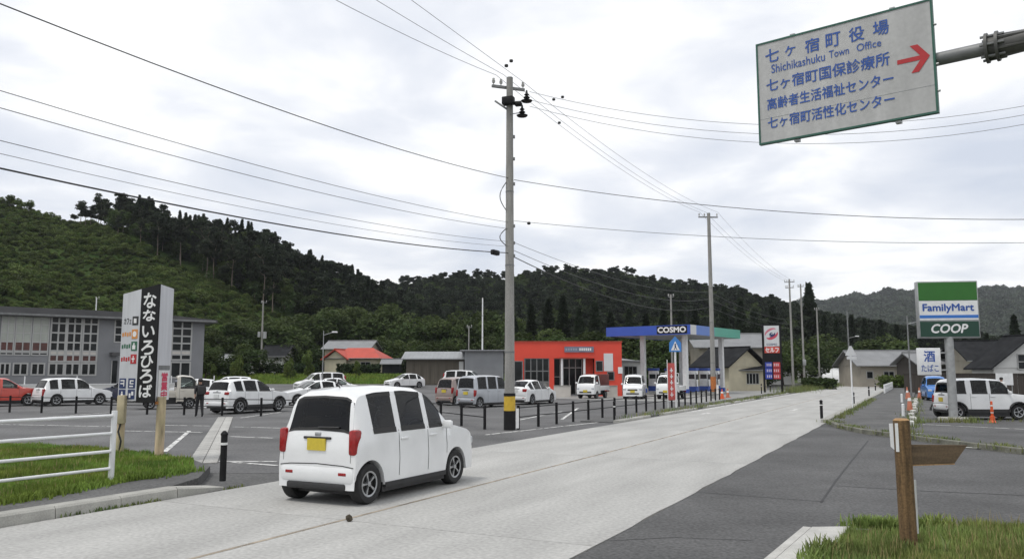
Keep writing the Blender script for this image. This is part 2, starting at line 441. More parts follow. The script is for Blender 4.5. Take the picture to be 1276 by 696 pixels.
# ---- far verge (left): raised strip with kerb stones, asphalt walk, grass bed
VZ = 0.15
verge_pts = [RW(-10.72, -22), RW(-10.72, 8.4), RW(-10.74, 9.2), RW(-11.15, 10.1), G(262, 580, VZ), G(238, 571, VZ), G(160, 560, VZ), G(0, 552, VZ), G(-160, 546, VZ), RW(-26, -22)]
MB().prism([(p.x, p.y) for p in verge_pts], -0.2, VZ).build('verge_pavement', m_walk, kind='structure', label='raised strip of dark asphalt behind the left kerb', cat='pavement')
kerb = put('kerb', None, rz=-ROAD_A, kind='structure', label='pale concrete kerb stones beside the grass verge', cat='kerb')
ks = MB(); ks.add([(-10.74, 0.006, -0.1), (-10.47, 0.006, -0.1), (-10.49, 0.006, 0.13), (-10.52, 0.006, 0.158), (-10.74, 0.006, 0.158),
                   (-10.74, 0.994, -0.1), (-10.47, 0.994, -0.1), (-10.49, 0.994, 0.13), (-10.52, 0.994, 0.158), (-10.74, 0.994, 0.158)],
                  [(0, 1, 2, 3, 4), (5, 9, 8, 7, 6), (0, 5, 6, 1), (1, 6, 7, 2), (2, 7, 8, 3), (3, 8, 9, 4), (4, 9, 5, 0)])
ksm = ks.mesh('kerb_stone', m_kerb)
EK = 9.1                                    # s where the kerb starts to ramp down
for i in range(30):
    o = put('kerb_stone', ksm, kerb, loc=(random.uniform(-.004, .004), EK - 1 - i, random.uniform(-.004, .004)))
ramp_mb = MB(); ramp_mb.add([(-10.74, EK + .006, -.1), (-10.47, EK + .006, -.1), (-10.49, EK + .006, .13), (-10.52, EK + .006, .158), (-10.74, EK + .006, .158),
                             (-11.05, EK + 1.1, -.1), (-10.62, EK + 1.1, -.1), (-10.64, EK + 1.1, .012), (-10.67, EK + 1.1, .02), (-11.05, EK + 1.1, .02)],
                            [(0, 1, 2, 3, 4), (5, 9, 8, 7, 6), (0, 5, 6, 1), (1, 6, 7, 2), (2, 7, 8, 3), (3, 8, 9, 4), (4, 9, 5, 0)])
ramp_mb.build('kerb_stone', m_kerb, kerb)

# ---- far side kerb from the entrance to the filling station
kerb2 = put('kerb', None, rz=-ROAD_A, kind='structure', label='broken line of low kerb stones below the black fence', cat='kerb')
for i in range(44):
    s_ = 29.8 + i * 1.02
    if i in (4, 5, 12, 13, 20, 28, 29, 30): continue
    put('kerb_stone', ksm, kerb2, loc=(random.uniform(-.01, .01), s_, -0.055 + random.uniform(-.008, .008)))
MB().prism([RW(-10.74, 29.8)[:2], RW(-10.74, 75)[:2], RW(-12.3, 75)[:2], RW(-12.1, 29.8)[:2]], -0.2, 0.03).build('roadside_pavement', m_walk, kind='structure', label='narrow asphalt pavement between low kerb and black fence', cat='pavement')

# ---- near side: pavement beyond the junction, its kerb, and the corner kerb at our feet
MB().prism([RW(-3.2, 33.6)[:2], RW(-3.2, 140)[:2], RW(-0.62, 140)[:2], RW(-0.62, 27.0)[:2], RW(-1.6, 28.4)[:2], RW(-2.6, 30.4)[:2]], -0.2, 0.11).build('pavement', m_walk, kind='structure', label='asphalt pavement along the right side of the road', cat='pavement')
kerb3 = put('kerb', None, rz=-ROAD_A, kind='structure', label='kerb stones edging the right-hand pavement', cat='kerb')
for i in range(70):
    put('kerb_stone', ksm, kerb3, loc=(7.15 + random.uniform(-.01, .01), 33.6 + i * 1.02, -0.03))
corner = [RW(-3.3, 33.5), RW(-2.7, 30.6), RW(-1.75, 28.4), RW(-0.4, 26.4), RW(0.85, 24.6), RW(2.1, 23.0), RW(3.6, 21.9)]
m_kerbd = M('mossy_kerb_concrete', (0.15, 0.15, 0.12), 0.92, var=0.4, scale=2.5, fine=0.2, bscale=30)
kerb4 = put('kerb', None, kind='structure', label='weathered dark kerb with weeds curving round the store forecourt', cat='kerb')
for a, b in zip(corner[:-1], corner[1:]):
    n = max(1, int((b - a).length / 0.8))
    for k in range(n):
        p = a.lerp(b, (k + .5) / n); d = b - a
        MB().rbox((0, 0, 0), ((b - a).length / n - 0.012, 0.18, 0.26), 0.02).build('kerb_stone', m_kerbd, kerb4, loc=(p.x, p.y, 0.0), rz=math.atan2(d.y, d.x))
flat('store_forecourt', [p for p in corner] + [RW(30, 21.9), RW(30, 90), RW(-0.6, 90), RW(-0.6, 33)], 0.02, m_apron, kind='structure', label='asphalt forecourt round the tall shop sign on the right', cat='forecourt')
for a, b in ((G(1098, 541, .03), G(1150, 539, .03)), (G(1195, 556, .03), G(1276, 560, .03)), (G(1150, 528, .03), G(1276, 534, .03))):
    d = (b - a).normalized(); n = Vector((-d.y, d.x, 0)) * .06
    flat('bay_line', [a - n, b - n, b + n, a + n], 0.026, m_whiteline, kind='structure', label='worn white line on the store forecourt', cat='road marking')

# corner of pavement where the photographer stands
NZ = 0.14
kc0, kc1, kc2 = G(950, 697, NZ), G(1001, 655, NZ), G(1052, 657, NZ)
dirn = (kc0 - kc1).normalized()
near_edge = [kc1 + dirn * 3.2, kc1, kc2, G(1180, 652, NZ), G(1300, 648, NZ), G(1500, 640, NZ), Vector((10, 1, 0)), Vector((4, -3, 0)), Vector((-1, -1, 0))]
MB().prism([(p.x, p.y) for p in near_edge], -0.2, NZ - 0.03).build('corner_ground', m_ground, kind='structure', label='grassed street corner in the right foreground', cat='ground')
m_kerbn = M('smooth_kerb_concrete', (0.43, 0.425, 0.40), 0.88, var=0.14, scale=3, fine=0.12, bscale=60, bump=0.1)
kerb5 = put('kerb', None, kind='structure', label='clean pale corner kerb in the right foreground', cat='kerb')
def kpiece(p, q, w, inner):
    d = (q - p).normalized(); n = Vector((-d.y, d.x, 0)) * w * inner; g = d * 0.005
    MB().prism([(v.x, v.y) for v in (p + g, q - g, q - g + n, p + g + n)], -0.2, NZ).build('kerb_stone', m_kerbn, kerb5)
e0 = kc1 + dirn * 1.3; e1 = kc1 + dirn * 2.6
kpiece(kc1, e0, 0.09, 1); kpiece(e0, e1, 0.09, 1)
inn = Vector((-dirn.y, dirn.x, 0))
MB().prism([(v.x, v.y) for v in (kc1 + inn * .10, kc1 + Vector((.55, -.02, 0)), kc1 + Vector((.55, -.02, 0)) + dirn * 2.6, kc1 + inn * .10 + dirn * 2.6)], -0.2, NZ + .004).build('kerb_stone', m_kerbn, kerb5)

# ---- car park paint and the drain cover strip
marks = put('parking_lines', None, kind='structure', label='worn white parking lines on the car park', cat='road marking')
def line(a, b, w=0.13, z=-0.004):
    a = Vector(a[:2] + (0,)) if isinstance(a, tuple) else Vector((a.x, a.y, 0)); b = Vector((b.x, b.y, 0))
    d = (b - a).normalized(); n = Vector((-d.y, d.x, 0)) * w / 2
    flat('painted_line', [a - n, b - n, b + n, a + n], z, m_whiteline, marks)
for p, q in (((150, 536), (252, 538)), ((200, 529), (262, 530)), ((290, 531), (400, 534)), ((285, 543), (340, 545)), ((290, 575), (345, 579)), ((205, 562), (236, 536)),
             ((262, 574), (345, 574)), ((605, 541), (760, 524)), ((780, 520), (872, 504)), ((0, 528), (150, 531)), ((300, 520), (350, 513)), ((700, 522), (720, 508)), ((640, 524), (700, 512)), ((60, 519), (140, 513)),
             ((390, 506), (440, 492)), ((470, 503), (505, 490)), ((420, 520), (560, 512))):
    line(G(*p), G(*q))
dr_a, dr_b = G(252, 577), G(281, 519.5)
drain = put('drain_cover_strip', None, loc=(dr_a.x, dr_a.y, 0), rz=math.atan2((dr_b - dr_a).y, (dr_b - dr_a).x), kind='structure', label='strip of pale concrete drain covers crossing the car park', cat='drain')
m_drain = M('drain_concrete', (0.36, 0.355, 0.335), 0.9, var=0.2, scale=3, fine=0.2, bscale=25, rand=0.08)
Ld = (dr_b - dr_a).length; nd = 30
dm = MB(); w_ = Ld / nd
dm.bx(0.008, w_ - 0.008, -0.30, 0.0 - .008, -0.03, 0.012); dm.bx(0.008, w_ - 0.008, 0.008, 0.30, -0.03, 0.012)
dm = dm.mesh('cover', m_drain)
for i in range(nd): put('cover', dm, drain, loc=(i * w_, 0, random.uniform(-.002, .003)))
MB().bx(0, Ld, -.31, .31, -.2, -.009).build('bed', m_joint, drain)

# haze-free pale lane behind the car park and the grass bank
m_lane = M('pale_lane', (0.21, 0.21, 0.20), 0.9, var=0.15, scale=0.3)
# ================================================================== VEHICLES
m_tyre = M('tyre_rubber', (0.018, 0.018, 0.018), 0.85, var=0.2, scale=20)
m_rim = M('alloy_rim', (0.42, 0.43, 0.44), 0.35, metal=0.8, var=0.08, scale=15)
m_rimdark = M('wheel_recess', (0.02, 0.02, 0.02), 0.8, var=0)
m_hub = M('steel_wheel', (0.30, 0.31, 0.32), 0.45, metal=0.5, var=0.1, scale=15)
m_glass = M('tinted_car_glass', (0.010, 0.011, 0.012), 0.05, var=0.3, scale=3, spec=0.14)
m_glassc = M('clear_car_glass', (0.035, 0.041, 0.041), 0.05, var=0.4, scale=3, spec=0.25)
def glass_mat(name, tint, ior=1.42):
    m = bpy.data.materials.new(name); m.use_nodes = True; t = m.node_tree; t.nodes.clear()
    o = t.nodes.new('ShaderNodeOutputMaterial'); mx = t.nodes.new('ShaderNodeMixShader'); fr = t.nodes.new('ShaderNodeFresnel'); fr.inputs['IOR'].default_value = ior
    tr = t.nodes.new('ShaderNodeBsdfTransparent'); tr.inputs['Color'].default_value = (*tint, 1); gs = t.nodes.new('ShaderNodeBsdfGlossy'); gs.inputs['Roughness'].default_value = 0.02
    t.links.new(fr.outputs[0], mx.inputs[0]); t.links.new(tr.outputs[0], mx.inputs[1]); t.links.new(gs.outputs[0], mx.inputs[2]); t.links.new(mx.outputs[0], o.inputs['Surface']); return m
g_clear = glass_mat('clear_car_window', (0.55, 0.60, 0.58)); g_dark = glass_mat('privacy_car_window', (0.13, 0.14, 0.14))
m_seat = M('seat_fabric', (0.045, 0.045, 0.048), 0.9, var=0.2, scale=12); m_cabin = M('cabin_plastic', (0.05, 0.048, 0.045), 0.8, var=0.15, scale=6)
m_trim = M('black_plastic_trim', (0.022, 0.022, 0.023), 0.6, var=0.15, scale=10)
m_gap = M('panel_gap', (0.03, 0.03, 0.03), 0.8, var=0)
m_lampw = M('clear_lamp_lens', (0.50, 0.52, 0.54), 0.12, var=0.2, scale=25)
m_lampr = M('red_lamp_lens', (0.28, 0.012, 0.012), 0.2, var=0.2, scale=25)
m_lampa = M('amber_lamp_lens', (0.45, 0.14, 0.02), 0.2, var=0.15, scale=25)
m_platey = M('yellow_number_plate', (0.55, 0.43, 0.04), 0.5, var=0.06, scale=20)
m_platew = M('white_number_plate', (0.62, 0.63, 0.62), 0.5, var=0.06, scale=20)
def paint(name, col, metal=0.0, rough=0.32): return M('paint_' + name, col, rough, metal=metal, var=0.05, scale=2.5, coat=0.6)
P_WHITE = paint('white', (0.74, 0.75, 0.75)); P_CREAM = paint('cream', (0.50, 0.47, 0.41)); P_SILVER = paint('silver', (0.42, 0.44, 0.47), 0.4)
P_RED = paint('red', (0.50, 0.05, 0.03)); P_NAVY = paint('navy', (0.015, 0.022, 0.05)); P_BLUE = paint('blue', (0.04, 0.17, 0.48)); P_BROWN = paint('brown', (0.27, 0.21, 0.19))

_wheel = {}
def wheel_meshes(r, w, kind):
    k = (r, w, kind)
    if k in _wheel: return _wheel[k]
    h = w / 2
    t = MB().lathe([(r * .62, -h * .8), (r * .70, -h), (r * .92, -h), (r, -h * .7), (r, h * .7), (r * .92, h), (r * .70, h), (r * .62, h * .8), (r * .62, -h * .8)], 28, 'y').mesh('wheel', m_tyre, 40)
    b = MB(); ri = r * .64
    b.lathe([(0.001, h * .35), (ri * .98, h * .30), (ri, h * .30)], 24, 'y', mi=1)
    b.lathe([(ri * .86, h * .85), (ri, h * .9), (ri, h * .2), (ri * .86, h * .3)], 24, 'y')
    ns = 5 if kind == 'alloy' else 8
    for i in range(ns):
        a = 2 * math.pi * i / ns; wd = 0.28 if kind == 'alloy' else 0.30
        p = []
        for rr, ww in ((ri * .15, wd * .75), (ri * .92, wd)):
            for sg in (-1, 1):
                aa = a + sg * ww * (0.9 if rr > ri * .5 else 1.6) * .5; p.append((rr * math.cos(aa), h * .78, rr * math.sin(aa)))
        q = [(x, h * .45, z) for x, y, z in p]
        b.add(p + q, [(0, 1, 3, 2), (0, 2, 6, 4), (1, 5, 7, 3), (2, 3, 7, 6)])
    b.lathe([(0.001, h * .9), (ri * .2, h * .86), (ri * .24, h * .4)], 16, 'y')
    b.lathe([(0.001, -h * .6), (ri, -h * .6)], 20, 'y', mi=1)
    m = b.mesh('rim', [m_rim if kind == 'alloy' else m_hub, m_rimdark], 40)
    _wheel[k] = (t, m); return _wheel[k]

class Body:
    """a car body lofted through cross-sections; stations run from nose to tail"""
    def __init__(s, prof, belt, sill, xf, xr, Rw, arch=None, belt_slope=0.0, step=0.045, edge=0.07, smooth=2):
        s.sill, s.xf, s.xr, s.Rw = sill, xf, xr, Rw; s.arch = arch or Rw + 0.045
        P = np.array(prof, float); out = [P[0]]
        for a, b in zip(P[:-1], P[1:]):
            n = max(1, int(math.hypot(b[0] - a[0], b[1] - a[1]) / step))
            for i in range(1, n + 1): out.append(a + (b - a) * i / n)
        Q = np.array(out)
        for _ in range(smooth):
            Z = Q.copy(); Z[1:-1] = Q[1:-1] * .5 + (Q[:-2] + Q[2:]) * .25; Q = Z
        s.Q = Q; s.N = len(Q); S = []
        for x, zt, w, wr in Q:
            zb = sill
            for xw in (xf, xr):
                d = abs(x - xw)
                if d < s.arch: zb = max(zb, Rw + math.sqrt(max(0, s.arch ** 2 - d * d)))
            bl = belt + belt_slope * x
            zb = min(zb, zt - 0.02) if zt > sill + .03 else min(sill, zt - .02)
            be = max(min(bl, zt - 0.03), zb + .012)
            re = max(be + .004, zt - edge)
            md = zb + (be - zb) * .5
            lo = min(zb + .05, md)
            wl = w - 0.012
            h = [(0, zb), (w - .12, zb), (wl, zb + .004), (w, md), (w - .025 if be > sill + .3 else w - .01, be), (wr, re), (wr * .72, zt - .004), (0, max(zt + .012, re))]
            S.append([(x, -y, z) for y, z in h] + [(x, y, z) for y, z in h[-2:0:-1]])
        s.S = np.array(S)               # N x 14 x 3
    def mb(s, holes=()):
        m = MB(); n = 14; vs = [tuple(p) for r in s.S for p in r]; fs = []
        for k in range(s.N - 1):
            for i in range(n):
                if any(a <= k < b and i in vv for a, b, vv in holes): continue
                j = (i + 1) % n; fs.append((k * n + i, k * n + j, (k + 1) * n + j, (k + 1) * n + i))
        fs += [tuple(range(n)), tuple(range((s.N - 1) * n, s.N * n))]
        return m.add(vs, fs)
    def at(s, k, v):
        k = min(max(k, 0), s.N - 1.0001); k0 = int(k); fk = k - k0
        v = min(max(v, 0), 12.9999); v0 = int(v); fv = v - v0
        a = s.S[k0, v0] * (1 - fv) + s.S[k0, v0 + 1] * fv; b = s.S[k0 + 1, v0] * (1 - fv) + s.S[k0 + 1, v0 + 1] * fv
        return a * (1 - fk) + b * fk
    def kx(s, x):
        X = s.Q[:, 0]; i = int(np.argmax(X <= x))
        if i == 0: return 0.0
        d = X[i - 1] - X[i]; return i - 1 + ((X[i - 1] - x) / d if d > 1e-6 else 0)
    def kz(s, z, front):
        Z = s.Q[:, 1]; top = int(np.argmax(Z))
        if front:
            for i in range(top):
                if Z[i] <= z <= Z[i + 1]: return i + (z - Z[i]) / max(1e-6, Z[i + 1] - Z[i])
        else:
            for i in range(s.N - 1, top, -1):
                if Z[i] <= z <= Z[i - 1]: return i - (z - Z[i]) / max(1e-6, Z[i - 1] - Z[i])
        return 0
    def patch(s, c, n=8, m=6, off=0.006):
        """quad patch: corners (k,v) c00 c10 c11 c01 laid on the body, lifted by off"""
        (k0, v0), (k1, v1), (k2, v2), (k3, v3) = c; vs = []; PN = []; vote = 0
        cen = np.array([0, 0, 0.55 * s.S[:, :, 2].max()])
        for j in range(m + 1):
            b = j / m
            for i in range(n + 1):
                a = i / n
                k = (k0 * (1 - a) + k1 * a) * (1 - b) + (k3 * (1 - a) + k2 * a) * b
                v = (v0 * (1 - a) + v1 * a) * (1 - b) + (v3 * (1 - a) + v2 * a) * b
                p = s.at(k, v)
                e = s.at(k + .3, v) - s.at(k - .3, v); f = s.at(k, v + .12) - s.at(k, v - .12)
                nn = np.cross(e, f); L = np.linalg.norm(nn); nn = nn / L if L > 1e-9 else np.array([0, 0, 1.])
                q = p - cen; q[0] *= .35
                vote += 1 if nn @ q > 0 else -1; PN.append((p, nn))
        sg = 1 if vote > 0 else -1; vs = [tuple(p + nn * off * sg) for p, nn in PN]
        fs = [(j * (n + 1) + i, j * (n + 1) + i + 1, (j + 1) * (n + 1) + i + 1, (j + 1) * (n + 1) + i) for j in range(m) for i in range(n)]
        return MB().add(vs, fs)

CARS = {}
# profile stations: x, height of the outline, half width low, half width of the upper edge
CARS['kei_wagon'] = dict(prof=[(1.69, .26, .56, .52), (1.70, .50, .62, .58), (1.69, .68, .65, .60), (1.60, .84, .69, .62), (1.42, .92, .72, .65), (1.02, 1.00, .735, .67), (.90, 1.03, .735, .67), (.36, 1.52, .735, .57), (.15, 1.615, .735, .56), (-.4, 1.655, .735, .56), (-1.1, 1.64, .735, .55), (-1.46, 1.59, .735, .54), (-1.55, 1.50, .73, .55), (-1.63, 1.15, .72, .60), (-1.67, .95, .71, .65), (-1.69, .80, .70, .66), (-1.695, .45, .69, .66), (-1.68, .26, .62, .60)],
    belt=.98, sill=.22, xf=1.02, xr=-1.36, Rw=.285, side=[(.62, .18, .34, .05), (.10, -.62, .10, -.62), (-.70, -1.28, -.70, -1.20)], rear=(1.04, 1.50, .80), front=(1.06, 1.50, .86), tail=(.70, 1.06), plate='y', mirror=(.60, 1.02))
CARS['kei_box'] = dict(prof=[(1.69, .26, .56, .52), (1.70, .60, .64, .60), (1.66, .85, .69, .64), (1.40, .97, .72, .66), (1.16, 1.05, .735, .67), (.80, 1.60, .735, .60), (.62, 1.72, .735, .60), (0, 1.77, .735, .60), (-1.2, 1.76, .735, .60), (-1.58, 1.71, .735, .60), (-1.66, 1.55, .73, .61), (-1.69, 1.05, .72, .66), (-1.70, .8, .71, .68), (-1.695, .45, .70, .68), (-1.68, .26, .64, .62)],
    belt=1.02, sill=.22, xf=1.10, xr=-1.30, Rw=.285, side=[(.86, .22, .72, .18), (.12, -.62, .12, -.62), (-.72, -1.48, -.72, -1.46)], rear=(1.08, 1.62, .84), front=(1.10, 1.60, .86), tail=(.62, .98), plate='y', mirror=(.86, 1.08))
CARS['kei_suv'] = dict(prof=[(1.68, .30, .60, .56), (1.70, .62, .66, .62), (1.68, .86, .69, .65), (1.58, .98, .715, .67), (1.05, 1.04, .735, .69), (.88, 1.07, .735, .68), (.50, 1.56, .735, .61), (.36, 1.63, .735, .61), (-.4, 1.665, .735, .61), (-1.2, 1.65, .735, .61), (-1.50, 1.61, .735, .61), (-1.58, 1.48, .73, .62), (-1.63, 1.1, .72, .66), (-1.68, .92, .715, .68), (-1.70, .7, .70, .68), (-1.68, .30, .64, .62)],
    belt=1.04, sill=.30, xf=1.04, xr=-1.40, Rw=.315, side=[(.70, -.06, .48, -.06), (-.16, -.82, -.16, -.82), (-.98, -1.42, -.98, -1.40)], rear=(1.10, 1.52, .84), front=(1.10, 1.54, .86), tail=(.66, .96), plate='y', mirror=(.68, 1.10), clad=True)
CARS['suv'] = dict(prof=[(1.98, .30, .62, .58), (2.0, .55, .72, .66), (1.97, .80, .78, .70), (1.80, .94, .82, .74), (1.15, 1.03, .845, .76), (.98, 1.06, .845, .75), (.25, 1.52, .845, .63), (.05, 1.585, .845, .62), (-.6, 1.62, .845, .62), (-1.3, 1.595, .845, .60), (-1.70, 1.54, .84, .60), (-1.80, 1.42, .835, .62), (-1.92, 1.12, .83, .70), (-1.98, .95, .82, .74), (-2.0, .7, .81, .76), (-1.97, .32, .70, .66)],
    belt=1.02, sill=.27, xf=1.24, xr=-1.29, Rw=.335, side=[(.66, -.12, .30, -.12), (-.20, -.98, -.20, -.94), (-1.10, -1.56, -1.10, -1.46)], rear=(1.10, 1.48, .84), front=(1.10, 1.52, .88), tail=(.86, 1.04), plate='w', mirror=(.68, 1.08), clad=True, belt_slope=-.02)
CARS['old_suv'] = dict(prof=[(1.98, .28, .62, .58), (2.0, .52, .72, .66), (1.97, .72, .76, .70), (1.80, .86, .80, .74), (1.10, .97, .825, .74), (.95, 1.0, .825, .74), (.30, 1.50, .825, .63), (.10, 1.57, .825, .62), (-.6, 1.60, .825, .62), (-1.45, 1.57, .825, .61), (-1.62, 1.52, .82, .61), (-1.72, 1.40, .82, .63), (-1.90, 1.02, .81, .70), (-1.96, .85, .80, .74), (-2.0, .62, .80, .75), (-1.98, .30, .70, .66)],
    belt=.96, sill=.26, xf=1.24, xr=-1.22, Rw=.325, side=[(.62, -.10, .32, -.10), (-.20, -1.0, -.20, -.96), (-1.12, -1.62, -1.12, -1.50)], rear=(1.04, 1.46, .86), front=(1.04, 1.50, .88), tail=(.50, .98), plate='w', mirror=(.62, 1.0))
CARS['hatch'] = dict(prof=[(1.96, .24, .62, .58), (2.0, .48, .70, .64), (1.97, .64, .75, .68), (1.80, .78, .80, .72), (1.15, .92, .845, .74), (.95, .97, .845, .72), (.15, 1.40, .845, .60), (-.1, 1.465, .845, .58), (-.6, 1.48, .845, .57), (-1.2, 1.42, .84, .56), (-1.72, 1.18, .83, .58), (-1.92, 1.02, .82, .66), (-2.0, .85, .80, .72), (-2.02, .6, .79, .74), (-1.98, .28, .68, .64)],
    belt=.92, sill=.20, xf=1.22, xr=-1.33, Rw=.31, side=[(.62, -.15, .22, -.12), (-.22, -1.02, -.20, -.92), (-1.12, -1.56, -1.05, -1.30)], rear=(1.06, 1.38, .82), front=(1.0, 1.40, .88), tail=(.74, .98), plate='w', mirror=(.62, .96))
CARS['sedan'] = dict(prof=[(2.2, .24, .62, .58), (2.25, .46, .70, .64), (2.22, .62, .76, .70), (2.0, .76, .82, .74), (1.2, .92, .86, .76), (1.0, .96, .86, .74), (.2, 1.38, .86, .60), (-.1, 1.44, .86, .58), (-.6, 1.455, .86, .57), (-1.1, 1.38, .86, .58), (-1.62, 1.08, .855, .68), (-1.75, 1.03, .85, .72), (-2.12, 1.00, .83, .74), (-2.24, .88, .80, .74), (-2.25, .6, .79, .74), (-2.2, .26, .68, .64)],
    belt=.93, sill=.20, xf=1.36, xr=-1.34, Rw=.315, side=[(.70, -.12, .28, -.12), (-.2, -1.0, -.2, -.9), (-1.08, -1.40, -1.0, -1.1)], rear=(1.10, 1.36, .84), front=(1.0, 1.38, .88), tail=(.72, .94), plate='w', mirror=(.68, .97))
CARS['minivan'] = dict(prof=[(2.28, .28, .66, .60), (2.32, .55, .74, .68), (2.28, .80, .80, .72), (2.0, .98, .84, .74), (1.55, 1.08, .85, .75), (1.40, 1.12, .85, .74), (.75, 1.66, .85, .65), (.5, 1.76, .85, .64), (-.4, 1.82, .85, .64), (-1.6, 1.80, .85, .64), (-2.05, 1.74, .85, .64), (-2.16, 1.6, .84, .65), (-2.26, 1.15, .83, .72), (-2.31, .9, .82, .75), (-2.31, .5, .80, .75), (-2.28, .30, .70, .66)],
    belt=1.05, sill=.24, xf=1.40, xr=-1.42, Rw=.325, side=[(1.05, .30, .82, .28), (.18, -.85, .18, -.85), (-.96, -1.96, -.96, -1.92)], rear=(1.12, 1.66, .86), front=(1.16, 1.66, .88), tail=(.84, 1.5), plate='w', mirror=(1.02, 1.12))
CARS['cab'] = dict(prof=[(1.68, .36, .62, .58), (1.695, .60, .66, .62), (1.68, .90, .69, .65), (1.60, 1.06, .715, .67), (1.30, 1.62, .735, .61), (1.16, 1.73, .735, .60), (.75, 1.77, .735, .60), (.52, 1.76, .735, .60), (.44, 1.70, .735, .61), (.42, 1.1, .735, .68), (.41, .8, .73, .69), (.41, .40, .70, .66)],
    belt=1.06, sill=.34, xf=1.08, xr=-.85, Rw=.275, side=[(1.38, .60, 1.18, .60)], rear=(1.12, 1.62, .84), front=(1.12, 1.62, .86), tail=None, plate='y', mirror=(1.38, 1.15))

def make_car(kind, label, colour, loc, rz, group=None, name='parked_car', cat='car', sc=1.0, glass=None, roof=None, seatlen=None, plate_ends=('f', 'r'), wheels='alloy', clad=None):
    c = CARS[kind]; root = thing(name, label, cat, (loc[0], loc[1], loc[2] if len(loc) > 2 else 0.0), rz, group)
    root.scale = (sc, sc, sc); gl = glass or m_glass
    B = Body(c['prof'], c['belt'], c['sill'], c['xf'], c['xr'], c['Rw'], belt_slope=c.get('belt_slope', 0))
    xt = B.Q[:, 0].min(); xn = B.Q[:, 0].max(); wmax = B.Q[:, 2].max(); H = B.Q[:, 1].max(); sill = c['sill']; belt = c['belt']
    truck = kind == 'cab'
    # wheels
    for x in (c['xf'], c['xr']):
        for sgn in (-1, 1):
            t, r = wheel_meshes(c['Rw'], .19, wheels)
            w = put('wheel', t, root, loc=(x, sgn * (wmax - .115), c['Rw']))
            if sgn < 0: w.rotation_euler = (0, 0, math.pi)
            put('rim', r, w)
    # dark underside between the wheels, lowered to deepen the shadow beneath
    x_end = c['xr'] - .2 if truck else xt + .22
    MB().bx(x_end, xn - .22, -wmax + .22, wmax - .22, .13 if not truck else .24, sill + .28).build('underbody', m_trim, root)
    if not truck: MB().bx(c['xr'] + B.arch, c['xf'] - B.arch, -wmax + .05, wmax - .05, .13, sill + .05).build('shade_pan', m_trim, root)  # low dark box added to deepen the contact shadow under the car
    # glass: real openings in the shell, panes set in black rubber
    holes = []
    z0, z1, fw = c['front']; kf0, kf1 = int(math.ceil(B.kz(z0, True))), int(B.kz(z1, True)); holes.append((kf0, kf1, (5, 6, 7, 8)))
    z0, z1, fw = c['rear']; kr0, kr1 = int(math.ceil(B.kz(z1, False))), int(B.kz(z0, False)); holes.append((kr0, kr1, (5, 6, 7, 8)))
    def pane(name, k0, k1, va, vb, mat, n, m): B.patch([(k0, va), (k0, vb), (k1, vb), (k1, va)], n, m, .002).build(name, mat, root, 60)
    def strip(name, k0, k1, va, vb, mat, n, m, off=.004): B.patch([(k0, va), (k0, vb), (k1, vb), (k1, va)], n, m, off).build(name, mat, root, 60)
    pane('windscreen', kf0, kf1, 5.0, 9.0, g_clear, 16, max(2, kf1 - kf0)); pane('rear_window', kr0, kr1, 5.0, 9.0, g_dark, 16, max(2, kr1 - kr0))
    for va, vb in ((4.97, 5.30), (8.70, 9.03)): strip('front_pillar', kf0 - .3, kf1 + .3, va, vb, colour, 2, max(2, kf1 - kf0), .006)
    for va, vb in ((4.97, 5.38), (8.62, 9.03)): strip('rear_pillar', kr0 - .3, kr1 + .3, va, vb, colour, 2, max(2, kr1 - kr0), .006)
    strip('window_seal', kf0 - .5, kf0 + .35, 5.1, 8.9, m_gap, 16, 1, .005); strip('window_seal', kr1 - .35, kr1 + .5, 5.3, 8.7, m_gap, 16, 1, .005); strip('window_seal', kr0 - .4, kr0 + .3, 5.3, 8.7, m_gap, 16, 1, .005)
    for sgn in (0, 1):
        for q, (xb0, xb1, xt0, xt1) in enumerate(c['side']):
            ka, kb = int(math.ceil(B.kx(xb0))), int(B.kx(min(xb1, xt1) if q == len(c['side']) - 1 and len(c['side']) > 1 else xb1))
            if kb - ka < 2: continue
            vv = 4 if sgn == 0 else 9; holes.append((ka, kb, (vv,)))
            pane('side_window', ka, kb, vv, vv + 1.0, g_clear if q == 0 else g_dark, 4, max(2, kb - ka))
            e0, e1 = (vv, vv + .13) if sgn == 0 else (vv + .87, vv + 1.0)
            strip('window_seal', ka - .2, kb + .2, e0, e1, m_gap, 1, max(2, kb - ka), .004)
            e0, e1 = (vv + .90, vv + 1.02) if sgn == 0 else (vv - .02, vv + .10)
            strip('window_seal', ka - .2, kb + .2, e0, e1, m_gap, 1, max(2, kb - ka), .004)
    B.mb(holes).build('body', colour, root, 38)
    # cabin
    fx0 = B.Q[:, 0][kf1] - .38; sh = min(.62, H - 1.0)
    def seat(x, y, w, zc): 
        s_ = MB(); s_.rbox((x + .12, y, zc), (.50, w, .16), .05); s_.add(*tilt((x - .16, y, zc + .34), (.13, w, .62), -.22)); s_.rbox((x - .27, y, zc + .74), (.09, min(w, .26), .17), .035); s_.build('seat', m_seat, root, 40)
    def tilt(cn, d, a):
        t_ = MB().rbox((0, 0, 0), d, .05); ca, sa = math.cos(a), math.sin(a)
        return [(cn[0] + v[0] * ca + v[2] * sa, cn[1] + v[1], cn[2] - v[0] * sa + v[2] * ca) for v in t_.v], t_.f
    zc = belt * .58
    for y in (-.34, .34): seat(fx0 - .18, y, .46, zc)
    if not truck: seat(max(fx0 - 1.15, xt + .62), 0, 1.15, zc)
    kd = B.Q[kf0, 0]; MB().rbox((kd - .30, 0, belt - .12), (.42, wmax * 1.7, .20), .05).build('dashboard', m_cabin, root, 40)
    st_ = MB()
    ring = [(kd - .56 + .05 * math.sin(a), -.34 + .17 * math.cos(a), belt - .03 + .16 * math.sin(a)) for a in np.linspace(0, 2 * math.pi, 13)]
